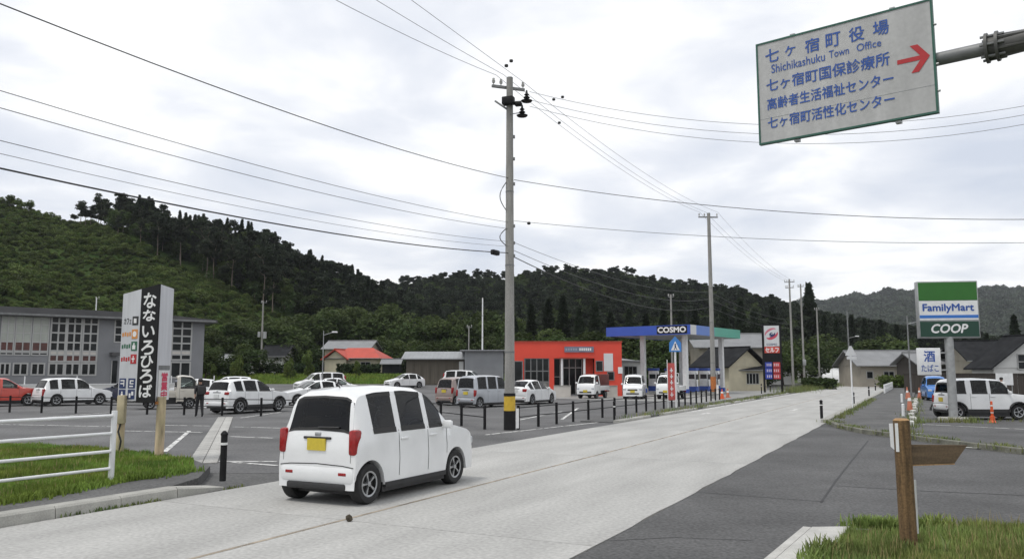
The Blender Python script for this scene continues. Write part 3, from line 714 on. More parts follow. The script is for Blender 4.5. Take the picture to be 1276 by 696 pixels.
    st_.tube(ring, .014, 5); st_.build('steering_wheel', m_trim, root, 60)
    for sgn in (0, 1):
        # panel gaps and handles of the doors
        ys = -1 if sgn == 0 else 1
        for i, (xb0, xb1, xt0, xt1) in enumerate(c['side'][:2]):
            x = xb1 - .04
            ka, kb = B.kx(x + .006), B.kx(x - .006)
            v0, v1 = (2.3, 4.05) if sgn == 0 else (11.7, 9.95)
            B.patch([(ka, v0), (kb, v0), (kb, v1), (ka, v1)], 1, 8, .003).build('door_gap', m_gap, root)
            hx = xb1 + .10
            p = B.at(B.kx(hx), 3.72 if sgn == 0 else 10.28)
            MB().rbox((hx, p[1] + ys * .008, p[2]), (.19, .035, .032), .01).build('door_handle', colour, root, 40)
        if c['side']:
            x = c['side'][0][0] + .08
            ka, kb = B.kx(x + .006), B.kx(x - .006); v0, v1 = (2.6, 4.0) if sgn == 0 else (11.4, 10.0)
            if abs(x - c['xf']) > B.arch * .8: B.patch([(ka, v0), (kb, v0), (kb, v1), (ka, v1)], 1, 6, .003).build('door_gap', m_gap, root)
        mx, mz = c['mirror']
        m_ = MB().rbox((mx, ys * (wmax + .07), mz), (.10, .17, .13), .035); m_.bx(mx - .03, mx + .03, ys * (wmax - .12), ys * (wmax + .02), mz - .05, mz - .025)
        m_.build('door_mirror', colour, root, 40)
        # sill strip
        d_ = c.get('clad') if clad is None else clad
        MB().bx(c['xr'] + B.arch + .02 if not truck else .46, c['xf'] - B.arch - .02, ys * (wmax - .05), ys * (wmax + .004), sill - .02, sill + (.13 if d_ else .05)).build('sill', m_trim, root)
        if d_:
            for xw in (c['xf'], c['xr']):
                pts = []
                for q in range(13):
                    a = math.pi * q / 12; pts.append((xw + math.cos(a) * (B.arch + .03), ys * (wmax + .002), c['Rw'] + math.sin(a) * (B.arch + .03)))
                MB().tube(pts, .045, 6).build('wheel_arch_trim', m_trim, root, 60)
    # front lamps, grille, bumper
    zf = belt * .70; zl = zf
    kf = B.kz(zl, True); pf = B.at(kf, 7)
    ylamp = B.at(kf, 5.0)[1]
    for sgn in (-1, 1):
        y = abs(ylamp) - .06
        MB().rbox((pf[0] - .06, sgn * y, zl), (.17, .24 if not truck else .20, .15), .04).build('headlight', m_lampw, root, 40)
    if not truck:
        MB().rbox((pf[0] - .01, 0, zl - .04), (.09, abs(ylamp) * 1.15, .10), .02).build('grille', m_trim, root, 40)
    MB().rbox((xn - .03, 0, .40 if not truck else .48), (.09, abs(ylamp) * 1.5, .11), .03).build('bumper_intake', m_trim, root, 40)
    pm = m_platey if c['plate'] == 'y' else m_platew
    MB().bx(xn + .005, xn + .022, -.165, .165, .48, .645).build('number_plate', pm, root)
    # tail
    if c['tail']:
        z0, z1 = c['tail']; kr = B.kz((z0 + z1) / 2, False); pr = B.at(kr, 5); 
        for sgn in (-1, 1):
            hgt = z1 - z0
            if hgt > .4 or hgt > .28:
                MB().rbox((pr[0] + .05, sgn * (abs(pr[1]) - .015), (z0 + z1) / 2), (.17, .13, hgt), .04).build('tail_light', m_lampr, root, 40)
            else:
                MB().rbox((pr[0] + .07, sgn * (abs(pr[1]) - .09), (z0 + z1) / 2), (.20, .30, hgt * .8), .04).build('tail_light', m_lampr, root, 40)
        zp = .80 if c['plate'] == 'y' else .82
        if kind == 'kei_wagon': zp = .84
        pk = B.at(B.kz(zp, False), 7)
        MB().bx(pk[0] - .026, pk[0] - .004, -.165, .165, zp - .085, zp + .085).build('number_plate', pm, root)
        MB().rbox((xt + .055, 0, sill + .20), (.15, wmax * 1.82, .24), .06).build('rear_bumper', colour, root, 40)
        MB().rbox((xt + .03, 0, sill + .035), (.11, wmax * 1.45, .10), .03).build('bumper_valance', m_trim, root, 40)
        MB().rbox((B.at(B.kz(c['rear'][0] - .05, False), 7)[0] - .008, 0, c['rear'][0] - .055), (.014, .11, .05), .012).build('badge', m_rim, root, 40)
        kg = B.kz(c['rear'][0] - .10, False); pg = B.at(kg, 7)
        MB().rbox((pg[0] - .012, 0, pg[2] - .02), (.03, .5, .035), .01).build('tailgate_handle', m_trim, root, 40)
        if kind in ('kei_wagon', 'suv', 'kei_suv', 'old_suv'):
            kb = B.kz(c['rear'][0] + .01, False); pb = B.at(kb, 7); pe = B.at(B.kz(c['rear'][0] + .05, False), 6.1)
            MB().tube([(pb[0] - .02, 0, pb[2] + .02), (pe[0] - .025, pe[1] * .95, pe[2])], .012, 5).build('wiper', m_trim, root)
    if c['tail']:   # seams of the tailgate and rear bumper
        ka, kb = B.kz(sill + .345, False), B.kz(sill + .332, False)
        B.patch([(ka, 4.6), (ka, 9.4), (kb, 9.4), (kb, 4.6)], 14, 1, .003).build('bumper_seam', m_gap, root)
        for v_ in (5.25, 8.75):
            k0, k1 = B.kz(.62, False), B.kz(c['rear'][1] + .03, False)
            B.patch([(k0, v_ - .02), (k1, v_ - .02), (k1, v_ + .02), (k0, v_ + .02)], 12, 1, .003).build('tailgate_seam', m_gap, root)
        for s_ in (-1, 1): MB().rbox((xt - .016, s_ * wmax * .66, sill + .22), (.02, .14, .045), .01).build('reflector', m_lampr, root, 40)
        if kind in ('kei_wagon', 'suv', 'hatch', 'kei_box'):
            pa = B.at(B.kz(H - .06, False), 7); MB().cyl((pa[0] + .22, 0, H - .02), (pa[0] + .05, 0, H + .14), .008, .004, n=5).build('aerial', m_trim, root)
    for sgn in (-1, 1):
        k0 = B.kz(c['front'][0], True); p = B.at(k0, 7 + sgn * .9); q = B.at(k0 + 2.5, 7 + sgn * .1)
        MB().tube([(p[0], p[1], p[2] + .02), (q[0] + .012, q[1], q[2] + .02)], .010, 5).build('wiper', m_trim, root)
    root['bodyH'] = float(H)
    return root

def truck_bed(root, colour, load=None, rack=True):
    b = MB(); b.bx(-1.68, .38, -.715, .715, .60, .66); b.build('load_floor', colour, root)
    for y in (-.70, .70): MB().rbox((-.65, y, .80), (2.06, .035, .29), .01).build('drop_side', colour, root, 40)
    MB().rbox((-1.68, 0, .80), (.035, 1.42, .29), .01).build('tailboard', colour, root, 40)
    MB().bx(-1.6, .5, -.35, .35, .40, .58).build('chassis', m_trim, root)
    for y in (-.55, .55): MB().rbox((-1.70, y, .52), (.04, .26, .09), .01).build('tail_light', m_lampr, root)
    if rack:
        f = MB()
        for y in (-.66, .66): f.cyl((.36, y, .66), (.36, y, 1.86), .022, n=6)
        for z in (1.86, 1.45, 1.1): f.cyl((.36, -.66, z), (.36, .66, z), .018, n=6)
        f.build('guard_frame', colour, root)
    if load: MB().rbox((-.72, 0, 1.24), (1.96, 1.36, 1.12), .03).build('cargo_cover', load, root, 40)
# ================================================================== PARKED AND MOVING CARS
def spot(px, py, z=None):
    p = G(px, py); return p
make_car('kei_wagon', 'white small wagon with yellow number plate driving away along the concrete road', P_WHITE, RW(-8.15, 11.35), math.pi / 2 - ROAD_A, name='moving_car', sc=1.04)
GP = 'cars parked in the car park'
make_car('suv', 'red car cut off by the left edge of the picture', P_RED, G(2, 505), R(38), GP, clad=False)
make_car('old_suv', 'white off-roader with round tail parked beside the red car', P_WHITE, G(90, 504), R(52), GP)
make_car('hatch', 'dark navy car half hidden behind the pylon sign', P_NAVY, G(160, 500), R(172), GP)
r = make_car('cab', 'cream light truck parked behind the pylon sign', P_CREAM, G(207, 508.5), R(28), GP, name='light_truck', cat='truck'); truck_bed(r, P_CREAM, rack=False)
make_car('suv', 'white compact off-roader with black roof trim parked behind the black fence', P_WHITE, G(309, 513), R(62), GP)
def zpark(px, D):
    p = At(px, 463, D); return Vector((p.x, D, float(bank(p.x, D)) - .012))
make_car('hatch', 'white hatchback parked behind the person in black', P_WHITE, zpark(243, 57), R(200), GP)
make_car('suv', 'white car in the row behind the compact off-roader, nearest the school', P_WHITE, zpark(283, 62), R(195), GP)
make_car('sedan', 'white saloon with its nose towards the compact off-roader', P_WHITE, zpark(392, 49.5), R(217), GP)
make_car('minivan', 'tall white minivan behind the white saloon', P_WHITE, zpark(399, 76), R(215), GP)
make_car('hatch', 'white estate car beside the tall minivan, under the red-roofed house', P_WHITE, zpark(424, 66), R(8), GP)
make_car('hatch', 'white hatchback alone in the middle of the car park', P_WHITE, zpark(504, 84), R(215), GP)
make_car('minivan', 'white people carrier in front of the grey shed', P_WHITE, zpark(581, 84), R(-12), GP)
make_car('hatch', 'white car with raised tail behind the people carrier', P_WHITE, zpark(613, 78), R(20), GP)
make_car('kei_wagon', 'brown car mostly hidden by the silver box van', P_BROWN, zpark(577, 49), R(52), GP)
make_car('kei_box', 'silver box van with yellow plate beside the utility pole', P_SILVER, zpark(606, 46), R(50), GP, glass=m_glass)
make_car('hatch', 'white fastback car right of the utility pole', P_WHITE, zpark(662, 50.5), R(60), GP)
r = make_car('cab', 'white light truck with a dark red load in front of the red shop', P_WHITE, zpark(739, 61), R(244), GP, name='light_truck', cat='truck', wheels='steel')
truck_bed(r, P_WHITE, load=M('load_cover_maroon', (0.13, 0.035, 0.03), 0.8, var=0.25, scale=4), rack=False)
make_car('kei_box', 'white box van parked nose out next to the filling station', P_WHITE, zpark(790, 60), R(257), GP, wheels='steel')
r = make_car('cab', 'white light truck with guard frame behind the red banner', P_WHITE, zpark(836, 60), R(244), GP, name='light_truck', cat='truck', wheels='steel'); truck_bed(r, P_WHITE)
make_car('kei_suv', 'white boxy car with black wheel arches behind the tall shop sign', P_WHITE, At(1222, 463, 33.6).xy.to_3d() + Vector((0, 0, .02)), R(-2), cat='car')
make_car('kei_wagon', 'blue small car parked on the shop forecourt', P_BLUE, At(1164, 463, 56).xy.to_3d() + Vector((0, 0, .02)), R(250), cat='car')

# ================================================================== STREET FURNITURE
m_galv = M('galvanised_steel', (0.36, 0.37, 0.37), 0.5, metal=0.55, var=0.15, scale=6)
m_dkgalv = M('grey_painted_steel', (0.20, 0.205, 0.205), 0.55, metal=0.3, var=0.2, scale=5)
m_pole = M('pole_concrete', (0.27, 0.265, 0.25), 0.88, var=0.18, scale=1.6, fine=0.15, bscale=30, stretch=(3, 3, .5))
m_white = M('white_gloss_paint', (0.72, 0.73, 0.73), 0.4, var=0.08, scale=5)
m_signw = M('white_sign_sheet', (0.60, 0.61, 0.62), 0.5, var=0.05, scale=2)
m_black = M('black_painted_steel', (0.012, 0.012, 0.013), 0.6, var=0.2, scale=8, spec=0.2)
m_blackp = M('black_band_print', (0.011, 0.011, 0.012), 0.6, var=0.15, scale=5, spec=0.2)
m_rubber = M('black_rubber', (0.014, 0.014, 0.015), 0.7, var=0.2, scale=8, spec=0.2)
m_insul = M('porcelain_insulator', (0.45, 0.45, 0.43), 0.3, var=0.1, scale=20)
m_cable = M('black_cable', (0.02, 0.02, 0.02), 0.6, var=0)
m_cableg = M('grey_cable', (0.10, 0.10, 0.105), 0.6, var=0)
m_yel = M('yellow_guard', (0.55, 0.36, 0.03), 0.6, var=0.15, scale=6)
m_refl = M('reflector_white', (0.75, 0.75, 0.73), 0.35, var=0.05, scale=10)
m_wood = M('treated_round_post', (0.125, 0.076, 0.034), 0.85, var=0.5, scale=3.0, fine=0.25, bscale=45, stretch=(9, 9, .9), bump=0.25)
m_woodend = M('sawn_post_end', (0.33, 0.20, 0.09), 0.8, var=0.25, scale=25)
m_board = M('brown_board', (0.115, 0.078, 0.045), 0.75, var=0.3, scale=2.5, stretch=(.6, 6, 8), fine=0.15, bscale=40)
m_orange = M('orange_plastic', (0.65, 0.10, 0.025), 0.5, var=0.12, scale=6)
m_pink = M('faded_orange_plastic', (0.50, 0.17, 0.10), 0.6, var=0.2, scale=5)
def letter_mat(name, col): return M('print_' + name, col, 0.55, var=0.06, scale=6)
T_BLUE = letter_mat('blue', (0.025, 0.085, 0.34)); T_RED = letter_mat('red', (0.42, 0.02, 0.025)); T_WHITE = letter_mat('white', (0.74, 0.74, 0.74)); T_BLACK = letter_mat('black', (0.02, 0.02, 0.022))
T_ORANGE = letter_mat('orange', (0.60, 0.25, 0.06)); T_GREEN = letter_mat('green', (0.03, 0.13, 0.07)); T_NAVY = letter_mat('navy', (0.015, 0.03, 0.11)); T_PINK = letter_mat('crimson', (0.58, 0.03, 0.09))

# ---- utility poles
def utility_pole(label, base, h, r0=.17, r1=.10, arms=((.25, .85),), arm_rz=0.0, guard=False, cat='utility pole', extra=None, mat=None, group='utility poles'):
    t = thing('utility_pole', label, cat, base, 0, group)
    MB().cyl((0, 0, -.1), (0, 0, h), r0, r1, 18).build('shaft', mat or m_pole, t, 40)
    MB().cyl((0, 0, h), (0, 0, h + .04), r1 * 1.06, r1 * .9, 14).build('cap', m_dkgalv, t, 40)
    for i, (dz, hl) in enumerate(arms):
        a = thing_part('crossarm', t, (0, 0, h - dz), arm_rz)
        MB().bx(-hl, hl, .10, .19, -.045, .045).build('beam', m_dkgalv, a)
        for x in (-hl + .06, -.28, hl - .06):
            b = MB().cyl((x, .145, .045), (x, .145, .12), .018, n=6)
            b.lathe([(.0, .30), (.04, .29), (.05, .25), (.03, .235), (.065, .20), (.04, .18), (.065, .15), (.045, .12), (0, .12)], 10, 'z', (x, .145, 0)); b.build('insulator', m_insul, a, 50)
    for z in (2.6, 5.6, 8.2):
        if z < h - 1: MB().cyl((0, 0, z), (0, 0, z + .05), (r0 + (r1 - r0) * z / h) * 1.05, n=16).build('steel_band', m_dkgalv, t, 40)
    if guard:
        MB().cyl((0, 0, .64), (0, 0, 1.16), r0 + .016, r0 + .010, 18).build('yellow_sleeve', m_yel, t, 40)
        for z in (1.18,): MB().cyl((0, 0, z - .05), (0, 0, z + .05), r0 + .020, n=18).build('black_stripe', m_rubber, t, 40)
        MB().cyl((0, 0, 0), (0, 0, .64), r0 + .018, n=18).build('black_sleeve', m_rubber, t, 40)
        MB().bx(r0 + .03, r0 + .13, -.10, -.07, .06, .72).build('white_tag_board', m_white, t)
    return t
def thing_part(name, parent, loc, rz=0.0):
    o = put(name, None, parent, loc, rz); return o
PM = G(635, 535)
poleM = utility_pole('tall concrete utility pole with yellow and black guard beside the road', PM, 12.35, .185, .115, arms=((.30, .62),), arm_rz=R(20), guard=True)
# switchgear below the crossarm
sw = thing_part('line_switch', poleM, (0, 0, 11.42), R(-20)); sw.scale = (.85, .85, .85)
MB().rbox((.02, -.22, .05), (.50, .34, .34), .05).build('tank', m_black, sw, 40)
MB().rbox((.42, -.1, -.10), (.30, .26, .16), .05).build('relay_box', m_black, sw, 40)
MB().cyl((.1, -.2, .0), (1.0, -.2, -.05), .028, n=8).build('bracket', m_dkgalv, sw)
for x, z in ((.82, -.02), (.62, -.62)):
    MB().lathe([(.0, .45), (.035, .42), (.05, .30), (.11, .24), (.05, .20), (.14, .12), (.07, .04), (.24, -.01), (.20, -.06), (0, -.06)], 12, 'z', (x, -.2, z)).build('arrester', m_black, sw, 50)
MB().cyl((-.62, -.1, .16), (-.08, -.1, -.26), .04, n=8).build('stay_arm', m_dkgalv, sw)
MB().cyl((.72, -.2, -.5), (.05, -.12, -.5), .02, n=6).build('bracket', m_dkgalv, sw)
for z0, z1 in ((8.55, 7.55), (6.9, 6.3)):
    pts = [(-.12 - .22 * math.sin(math.pi * k / 10), -.1, z0 + (z1 - z0) * k / 10) for k in range(11)]
    MB().tube(pts, .016, 5).build('cable_loop', m_cable, poleM)
for z in (10.2, 9.4, 8.5, 7.0, 6.4, 5.95):
    MB().bx(.10, .19, -.05, .05, z - .04, z + .06).build('step_bolt', m_dkgalv, poleM)
PB = G(889.5, 496); P2h = At(883, 266, PB.y).z
pole2 = utility_pole('tall slim concrete pole at the filling station entrance', PB, P2h, .19, .12, arms=((.25, .75),), arm_rz=R(4), guard=False)
MB().cyl((0, 0, .5), (0, 0, 1.6), .205, n=16).build('guard_sleeve', M('faded_orange_guard', (0.40, 0.13, 0.03), 0.6, var=0.3, scale=5), pole2, 40)
MB().bx(.15, .30, -.3, -.05, .3, 1.0).build('tag_board', m_refl, pole2)
def far_pole(px, top, D, label, r=.15, arms=((.3, .6), (1.0, .5)), mat=None, base_z=0.0, extra_lamp=None):
    p = At(px, 463, D); base = Vector((p.x, p.y, base_z)); h = At(px, top, D).z - base_z
    t = utility_pole(label, base, h, r, r * .65, arms=arms, arm_rz=R(-20), mat=mat)
    if extra_lamp:
        MB().cyl((0, 0, extra_lamp), (.9, -.3, extra_lamp + .25), .03, n=6).build('lamp_arm', m_galv, t)
        MB().rbox((1.1, -.35, extra_lamp + .27), (.5, .22, .14), .05).build('lamp_head', m_white, t, 40)
    return t
P3 = far_pole(988, 348, 98, 'concrete pole with two crossarms right of the price sign')
P4 = far_pole(1002, 354, 108, 'plain concrete pole just right of the double-armed pole', arms=((.3, .4),))
MB().rbox((.0, -.2, 3.2), (.42, .3, .8), .05).build('meter_box', m_galv, P4, 40)
P5 = far_pole(1021, 383, 122, 'grey pole third along the far roadside', arms=((.3, .35),))
P6 = far_pole(1059, 388, 112, 'dark slim pole with street lamp behind the triangular sign', r=.12, arms=(), mat=m_dkgalv, extra_lamp=6.6)
P7 = far_pole(325, 375, 118, 'pale pole with a transformer in front of the green slope', r=.16, arms=((.2, .5),), base_z=1.3)
MB().cyl((.42, -.1, 5.5), (.42, -.1, 6.5), .25, n=14).build('transformer', m_galv, P7, 40); MB().cyl((-.4, -.1, 5.7), (-.4, -.1, 6.5), .22, n=14).build('transformer', m_galv, P7, 40)
P8 = far_pole(601, 371, 96, 'white slender pole rising behind the grey shed', r=.11, arms=(), mat=m_white, base_z=.4)
P9 = far_pole(584, 406, 100, 'short pole behind the grey shed', r=.11, arms=((.15, .35),), base_z=.4)
P10 = far_pole(838, 367, 84, 'pole rising above the filling station canopy', r=.13, arms=((.2, .3),))
P11 = far_pole(1134, 394, 62, 'slim grey lamp pole at the end of the pavement', r=.07, arms=(), mat=m_dkgalv, extra_lamp=5.6)
P12 = far_pole(115, 371, 105, 'short white pole rising behind the school roof', r=.10, arms=((.1, .3),), mat=m_white, base_z=1.0)
P13 = far_pole(402, 412, 74, 'thin lamp post in the car park by the tall minivan', r=.05, arms=(), mat=m_galv, extra_lamp=5.2, base_z=.1)

# ---- overhead lines
def wire(a, b, sag, r, mat, label, n=26, group='overhead lines'):
    a = Vector(a); b = Vector(b)
    pts = [a.lerp(b, k / n) - Vector((0, 0, sag * 4 * (k / n) * (1 - k / n))) for k in range(n + 1)]
    return MB().tube(pts, r * .72, 5).build('overhead_cable', mat, None, 60, label=label, cat='cable', group=group)
PX = PM + RD * -35.0                                         # next pole of the line, behind the photographer
def zM(py): return At(638, py, PM.y).z
def left_wire(py_pole, py_at0, r, mat, label, dx=0.0):
    """from the roadside pole back to the pole behind us; sag set from the height where it leaves the picture"""
    a = Vector((PM.x + dx, PM.y, zM(py_pole))); b = Vector((PX.x + dx, PX.y, zM(py_pole)))
    t = .484; z0 = At(0, py_at0, 12.1).z
    sag = max(.05, (a.z - z0) / (4 * t * (1 - t)))
    wire(a, b, sag, r, mat, label)
left_wire(222, 8, .016, m_cable, 'thick black cable sloping down from upper left to the middle of the pole')
left_wire(277, 113, .010, m_cableg, 'upper of two thin grey cables running left from the pole')
left_wire(285, 134, .010, m_cableg, 'lower of two thin grey cables running left from the pole')
left_wire(301, 174, .009, m_cableg, 'thin cable third from the bottom left of the pole')
left_wire(307, 190, .007, m_cableg, 'faint thin cable just above the thick bottom cable')
left_wire(315, 208, .022, m_cable, 'thick black bottom cable left of the pole with a splice box')
bx_ = At(617, 314.5, PM.y - 0.9)
MB().rbox((0, 0, 0), (.40, .16, .17), .04).build('splice_box', m_black, None, 40, loc=bx_, rz=R(60), label='black cylindrical splice box on the thick cable by the pole', cat='splice box')
ax = Matrix.Rotation(R(20), 3, 'Z') @ Vector((.56, .145, 0)); ax0 = Matrix.Rotation(R(20), 3, 'Z') @ Vector((-.28, .145, 0))
zt = 12.35 - .30 + .30
for k, (o, nm) in enumerate(((-ax, 'left'), (ax0 + Vector((.1, 0, .15)), 'middle'), (ax, 'right'))):
    a = Vector((PM.x, PM.y, zt)) + o
    z0 = (At(440, 0, 19.6).z, At(495, 0, 21.0).z, At(515, 0, 21.6).z)[k]
    tt = (.241, .20, .18)[k]; sag = (a.z - z0) / (4 * tt * (1 - tt))
    wire(a, (PX.x + o.x, PX.y + o.y, a.z), sag, .011, m_cableg, f'{nm} conductor running up out of the picture from the pole top')
    b = Vector((PB.x, PB.y, P2h - .05)) + Vector(((-.68, -.2, .7)[k], 0, .15))
    wire(a, b, .55, .011, m_cableg, f'{nm} conductor from the pole top down to the slim second pole')
    wire(b, (P3.location.x + (-.5, 0, .5)[k], P3.location.y, At(988, 350, 98).z), .6, .012, m_cableg, f'{nm} conductor from the slim second pole to the far roadside poles')
for k, (ys, y1, sg) in enumerate(((118, 60, 1.75), (128, 69, 1.8), (136, 80, 1.85))):
    wire((PM.x + .7, PM.y - .3, zM(ys)), At(1560, y1, 23), sg, .011, m_cableg, f'{("top", "middle", "bottom")[k]} line of three crossing behind the overhead sign')
wire((PM.x + .15, PM.y, zM(224)), At(1560, 262, 25), .75, .016, m_cable, 'black cable from mid pole running right below the overhead sign')
wire((PM.x + .15, PM.y, zM(275)), At(1560, 292, 25), .5, .012, m_cableg, 'thin cable from the pole running right above the filling station')
for k, (ya, yb) in enumerate(((302, 363), (312, 372), (320, 382))):
    a = (PM.x + .15, PM.y, zM(ya)); b = (PB.x - .1, PB.y, At(886, yb, PB.y).z)
    wire(a, b, .6 + .15 * k, (.012, .014, .024)[k], m_cableg if k < 2 else m_cable, f'{("upper", "middle", "thick lower")[k]} communication cable between the two near poles')
    wire(b, (P3.location.x, P3.location.y, At(988, 398 + 5 * k, 98).z), .5, .014, m_cableg, f'{("upper", "middle", "lower")[k]} communication cable beyond the slim second pole')
# spacers and birds on the lines are tiny dark clips
m_clip = M('line_clip', (0.03, 0.03, 0.03), 0.7, var=0)
for i, (px, py, D, lb) in enumerate(((637, 76, 26.6, 'dark clip on the line just above the pole top'), (631, 82, 26.4, 'dark clip left of the pole top'), (690, 124, 32, 'left clip on the lines right of the pole'), (701, 121, 32, 'right clip on the lines right of the pole'), (697, 153, 33, 'low clip under the lines right of the pole'), (659, 278, 28.2, 'dark clip on the thin cable right of the pole'))):
    MB().rbox((0, 0, 0), (.13, .13, .10), .04).build('line_clip', m_clip, None, 40, loc=At(px, py, D), label=lb, cat='clip')

# ---- overhead direction sign on its arm
tl, bl, tr, br = At(941, 61, 10.0), At(951.5, 181, 10.0), At(1157, -3, 8.72), At(1168, 135.5, 8.72)
oc = (tl + bl) * .5; od = ((tr + br) - (tl + bl)) * .5
SWd = od.xy.length; ang = math.atan2(od.y, od.x)
zb_ = (bl.z + br.z) / 2; zt_ = (tl.z + tr.z) / 2; SH = zt_ - zb_
osg = thing('overhead_direction_sign', 'grey-white overhead town direction sign with blue lettering and red arrow on a steel arm', 'sign', (oc.x, oc.y, zb_), ang)
MB().bx(0, SWd, 0, .05, 0, SH).build('panel', M('sign_sheet_grey', (0.43, 0.43, 0.425), 0.5, var=0.14, scale=1.6, stretch=(2.5, 2.5, .5), fine=.06, bscale=18), osg)
for x0, x1, z0, z1 in ((0, SWd, -.022, .0), (0, SWd, SH, SH + .022), (-.022, 0, -.022, SH + .022), (SWd, SWd + .022, -.022, SH + .022)):
    MB().bx(x0, x1, -.008, .055, z0, z1).build('edge_strip', M('green_edge', (0.02, 0.10, 0.07), 0.5, var=0.15, scale=5), osg)
MB().bx(0.0, SWd, -.0025, 0, SH * .235, SH * .238).build('sheet_seam', m_galv, osg)
def sl(s, u0, u1, v, h, bold=.014, mat=T_BLUE):
    lettering('lettering', s, u0 * SWd, u1 * SWd, SH * (1 - v - h / 2), SH * (1 - v + h / 2), -.004, mat, osg, bold)
xs_ = [.045, .185, .315, .445, .575, .705]
for ch, u in zip('七ヶ宿町役場', (.05, .175, .30, .425, .56, .695)):
    hh = .135 if ch != 'ヶ' else .10
    sl(ch, u, u + (.085 if ch != 'ヶ' else .065), .135, hh)
sl('Shichikashuku', .085, .415, .275, .085, .006); sl('Town', .44, .555, .27, .07, .006); sl('Office', .60, .735, .27, .07, .006)
sl('七ヶ宿町国保診療所', .05, .775, .435, .125)
sl('高齢者生活福祉センター', .05, .79, .625, .115)
sl('七ヶ宿町活性化センター', .05, .79, .815, .115)
ar = MB(); ay = -.004
def P2(u, v): return (u * SWd, ay, SH * (1 - v))
ar.add([P2(.815, .475), P2(.955, .475), P2(.955, .515), P2(.815, .515)], [(0, 1, 2, 3)])
ar.add([P2(.885, .37), P2(.925, .37), P2(.985, .495), P2(.945, .495)], [(0, 1, 2, 3)]); ar.add([P2(.885, .62), P2(.925, .62), P2(.985, .495), P2(.945, .495)], [(3, 2, 1, 0)])
ar.v = [(v[0], v[1] - .0006 * (i // 4), v[2]) for i, v in enumerate(ar.v)]
ar.build('red_arrow', T_RED, osg)
for u in (.22, .80): MB().bx(u * SWd - .03, u * SWd + .03, .02, .09, -.05, SH + .05).build('mounting_rail', m_galv, osg)
for z in (.18, .42, .78): MB().cyl((SWd + .02, .02, z * SH), (SWd + .05, .02, z * SH), .015, n=8).build('bolt', m_galv, osg)
za = At(1166, 72, 8.75).z - zb_
j0 = Vector((.3, .12, za)); j1 = Vector((SWd + .50, .12, za + .0)); j2 = Vector((SWd + 3.0, .12, za + .0))
MB().cyl(j0, j1 + Vector((.04, 0, 0)), .075, n=18).build('arm_tube', m_dkgalv, osg, 40)
m_arm = M('dark_galvanised_arm', (0.105, 0.105, 0.10), 0.6, metal=0.35, var=0.25, scale=5)
MB().cyl(j1, j2, .115, n=18).build('main_arm', m_arm, osg, 40)
for x in (.0, .10): MB().cyl(j1 + Vector((x, 0, 0)), j1 + Vector((x + .03, 0, 0)), .165, n=18).build('flange', m_arm, osg, 40)
for k in range(6):
    a = k * math.pi / 3
    c_ = j1 + Vector((.14, .13 * math.cos(a), .13 * math.sin(a)))
    MB().cyl(c_ + Vector((-.18, 0, 0)), c_ + Vector((.05, 0, 0)), .016, n=6).build('flange_bolt', m_dkgalv, osg)
    c0 = j1 + Vector((.13, .12 * math.cos(a + .5), .12 * math.sin(a + .5))); c1 = j1 + Vector((.48, .112 * math.cos(a + .5), .112 * math.sin(a + .5)))
    MB().cyl(c0, c1, .02, .006, n=5).build('stiffener', m_arm, osg)
MB().cyl(j2 + Vector((0, 0, .3)), Vector((j2.x, j2.y, -zb_)), .14, .16, 18).build('mast', m_arm, osg, 40)

# ---- pylon sign of the roadside market (three sided tower on two posts)
m_pyl = M('pylon_sheet', (0.54, 0.55, 0.575), 0.5, var=0.10, scale=1.6, stretch=(3, 3, .5))
pA = G(157, 560, VZ); pB = G(194, 568, VZ)
Dp = pB.y
# plan: left face runs back to the left, right face back to the right; the black band folds over the front edge
fr = At(194, 463, Dp - .05).xy.to_3d(); lf = At(148.5, 463, Dp + .55).xy.to_3d(); rt = At(212, 463, Dp + 1.0).xy.to_3d()
pyl = thing('pylon_sign', 'white and black three-sided pylon sign with vertical lettering on two posts', 'sign', (fr.x, fr.y, VZ), 0)
zt1 = At(190, 354, Dp).z - VZ; zb1 = At(190, 500, Dp).z - VZ; zt0 = At(152, 366, Dp + .5).z - VZ; zb0 = At(148, 498, Dp + .5).z - VZ
eL = (lf - fr); eR = (rt - fr)
WL = eL.length; WR = eR.length
# body (solid three-sided shell)
vs = [(0, 0, zb1), (eL.x, eL.y, zb0 - .0), (eR.x, eR.y, zb1 + .02), (0, 0, zt1), (eL.x, eL.y, zt0), (eR.x, eR.y, zt1 + .0)]
MB().add(vs, [(0, 2, 1), (3, 4, 5), (0, 1, 4, 3), (1, 2, 5, 4), (2, 0, 3, 5)]).build('shell', m_pyl, pyl)
# left face frame: local x from lf (0) to fr (WL)
lfr = put('left_face', None, pyl, (eL.x, eL.y, 0), math.atan2(-eL.y, -eL.x))
rfr = put('right_face', None, pyl, (0, 0, 0), math.atan2(eR.y, eR.x))
def fx(px): return onplane(lf, (fr - lf).normalized(), px, 430)[0]
def fz(px, py): return onplane(lf, (fr - lf).normalized(), px, py)[1] - VZ
xb = fx(173.5)
tl0 = zt0 + (zt1 - zt0) * xb / WL
bm_ = MB(); bm_.add([(xb, -.012, zb1 - .03), (WL + .004, -.012, zb1 - .03), (WL + .004, -.012, zt1 + .0), (xb, -.012, tl0 - .0), (xb, .0, zb1 - .03), (WL + .004, .0, zb1 - .03), (WL + .004, 0, zt1), (xb, 0, tl0)],
                    [(0, 1, 2, 3), (4, 7, 6, 5), (0, 4, 5, 1), (1, 5, 6, 2), (2, 6, 7, 3), (3, 7, 4, 0)]); bm_.build('black_band', m_blackp, lfr)
MB().bx(-.004, .045, -.008, 0, zb1 - .03, zt1).build('black_band_return', m_blackp, rfr)
zs_ = [(363, 385), (384, 401), (404, 421), (422, 443), (441, 459), (458, 478), (477, 496)]
cw = (WL - xb); 
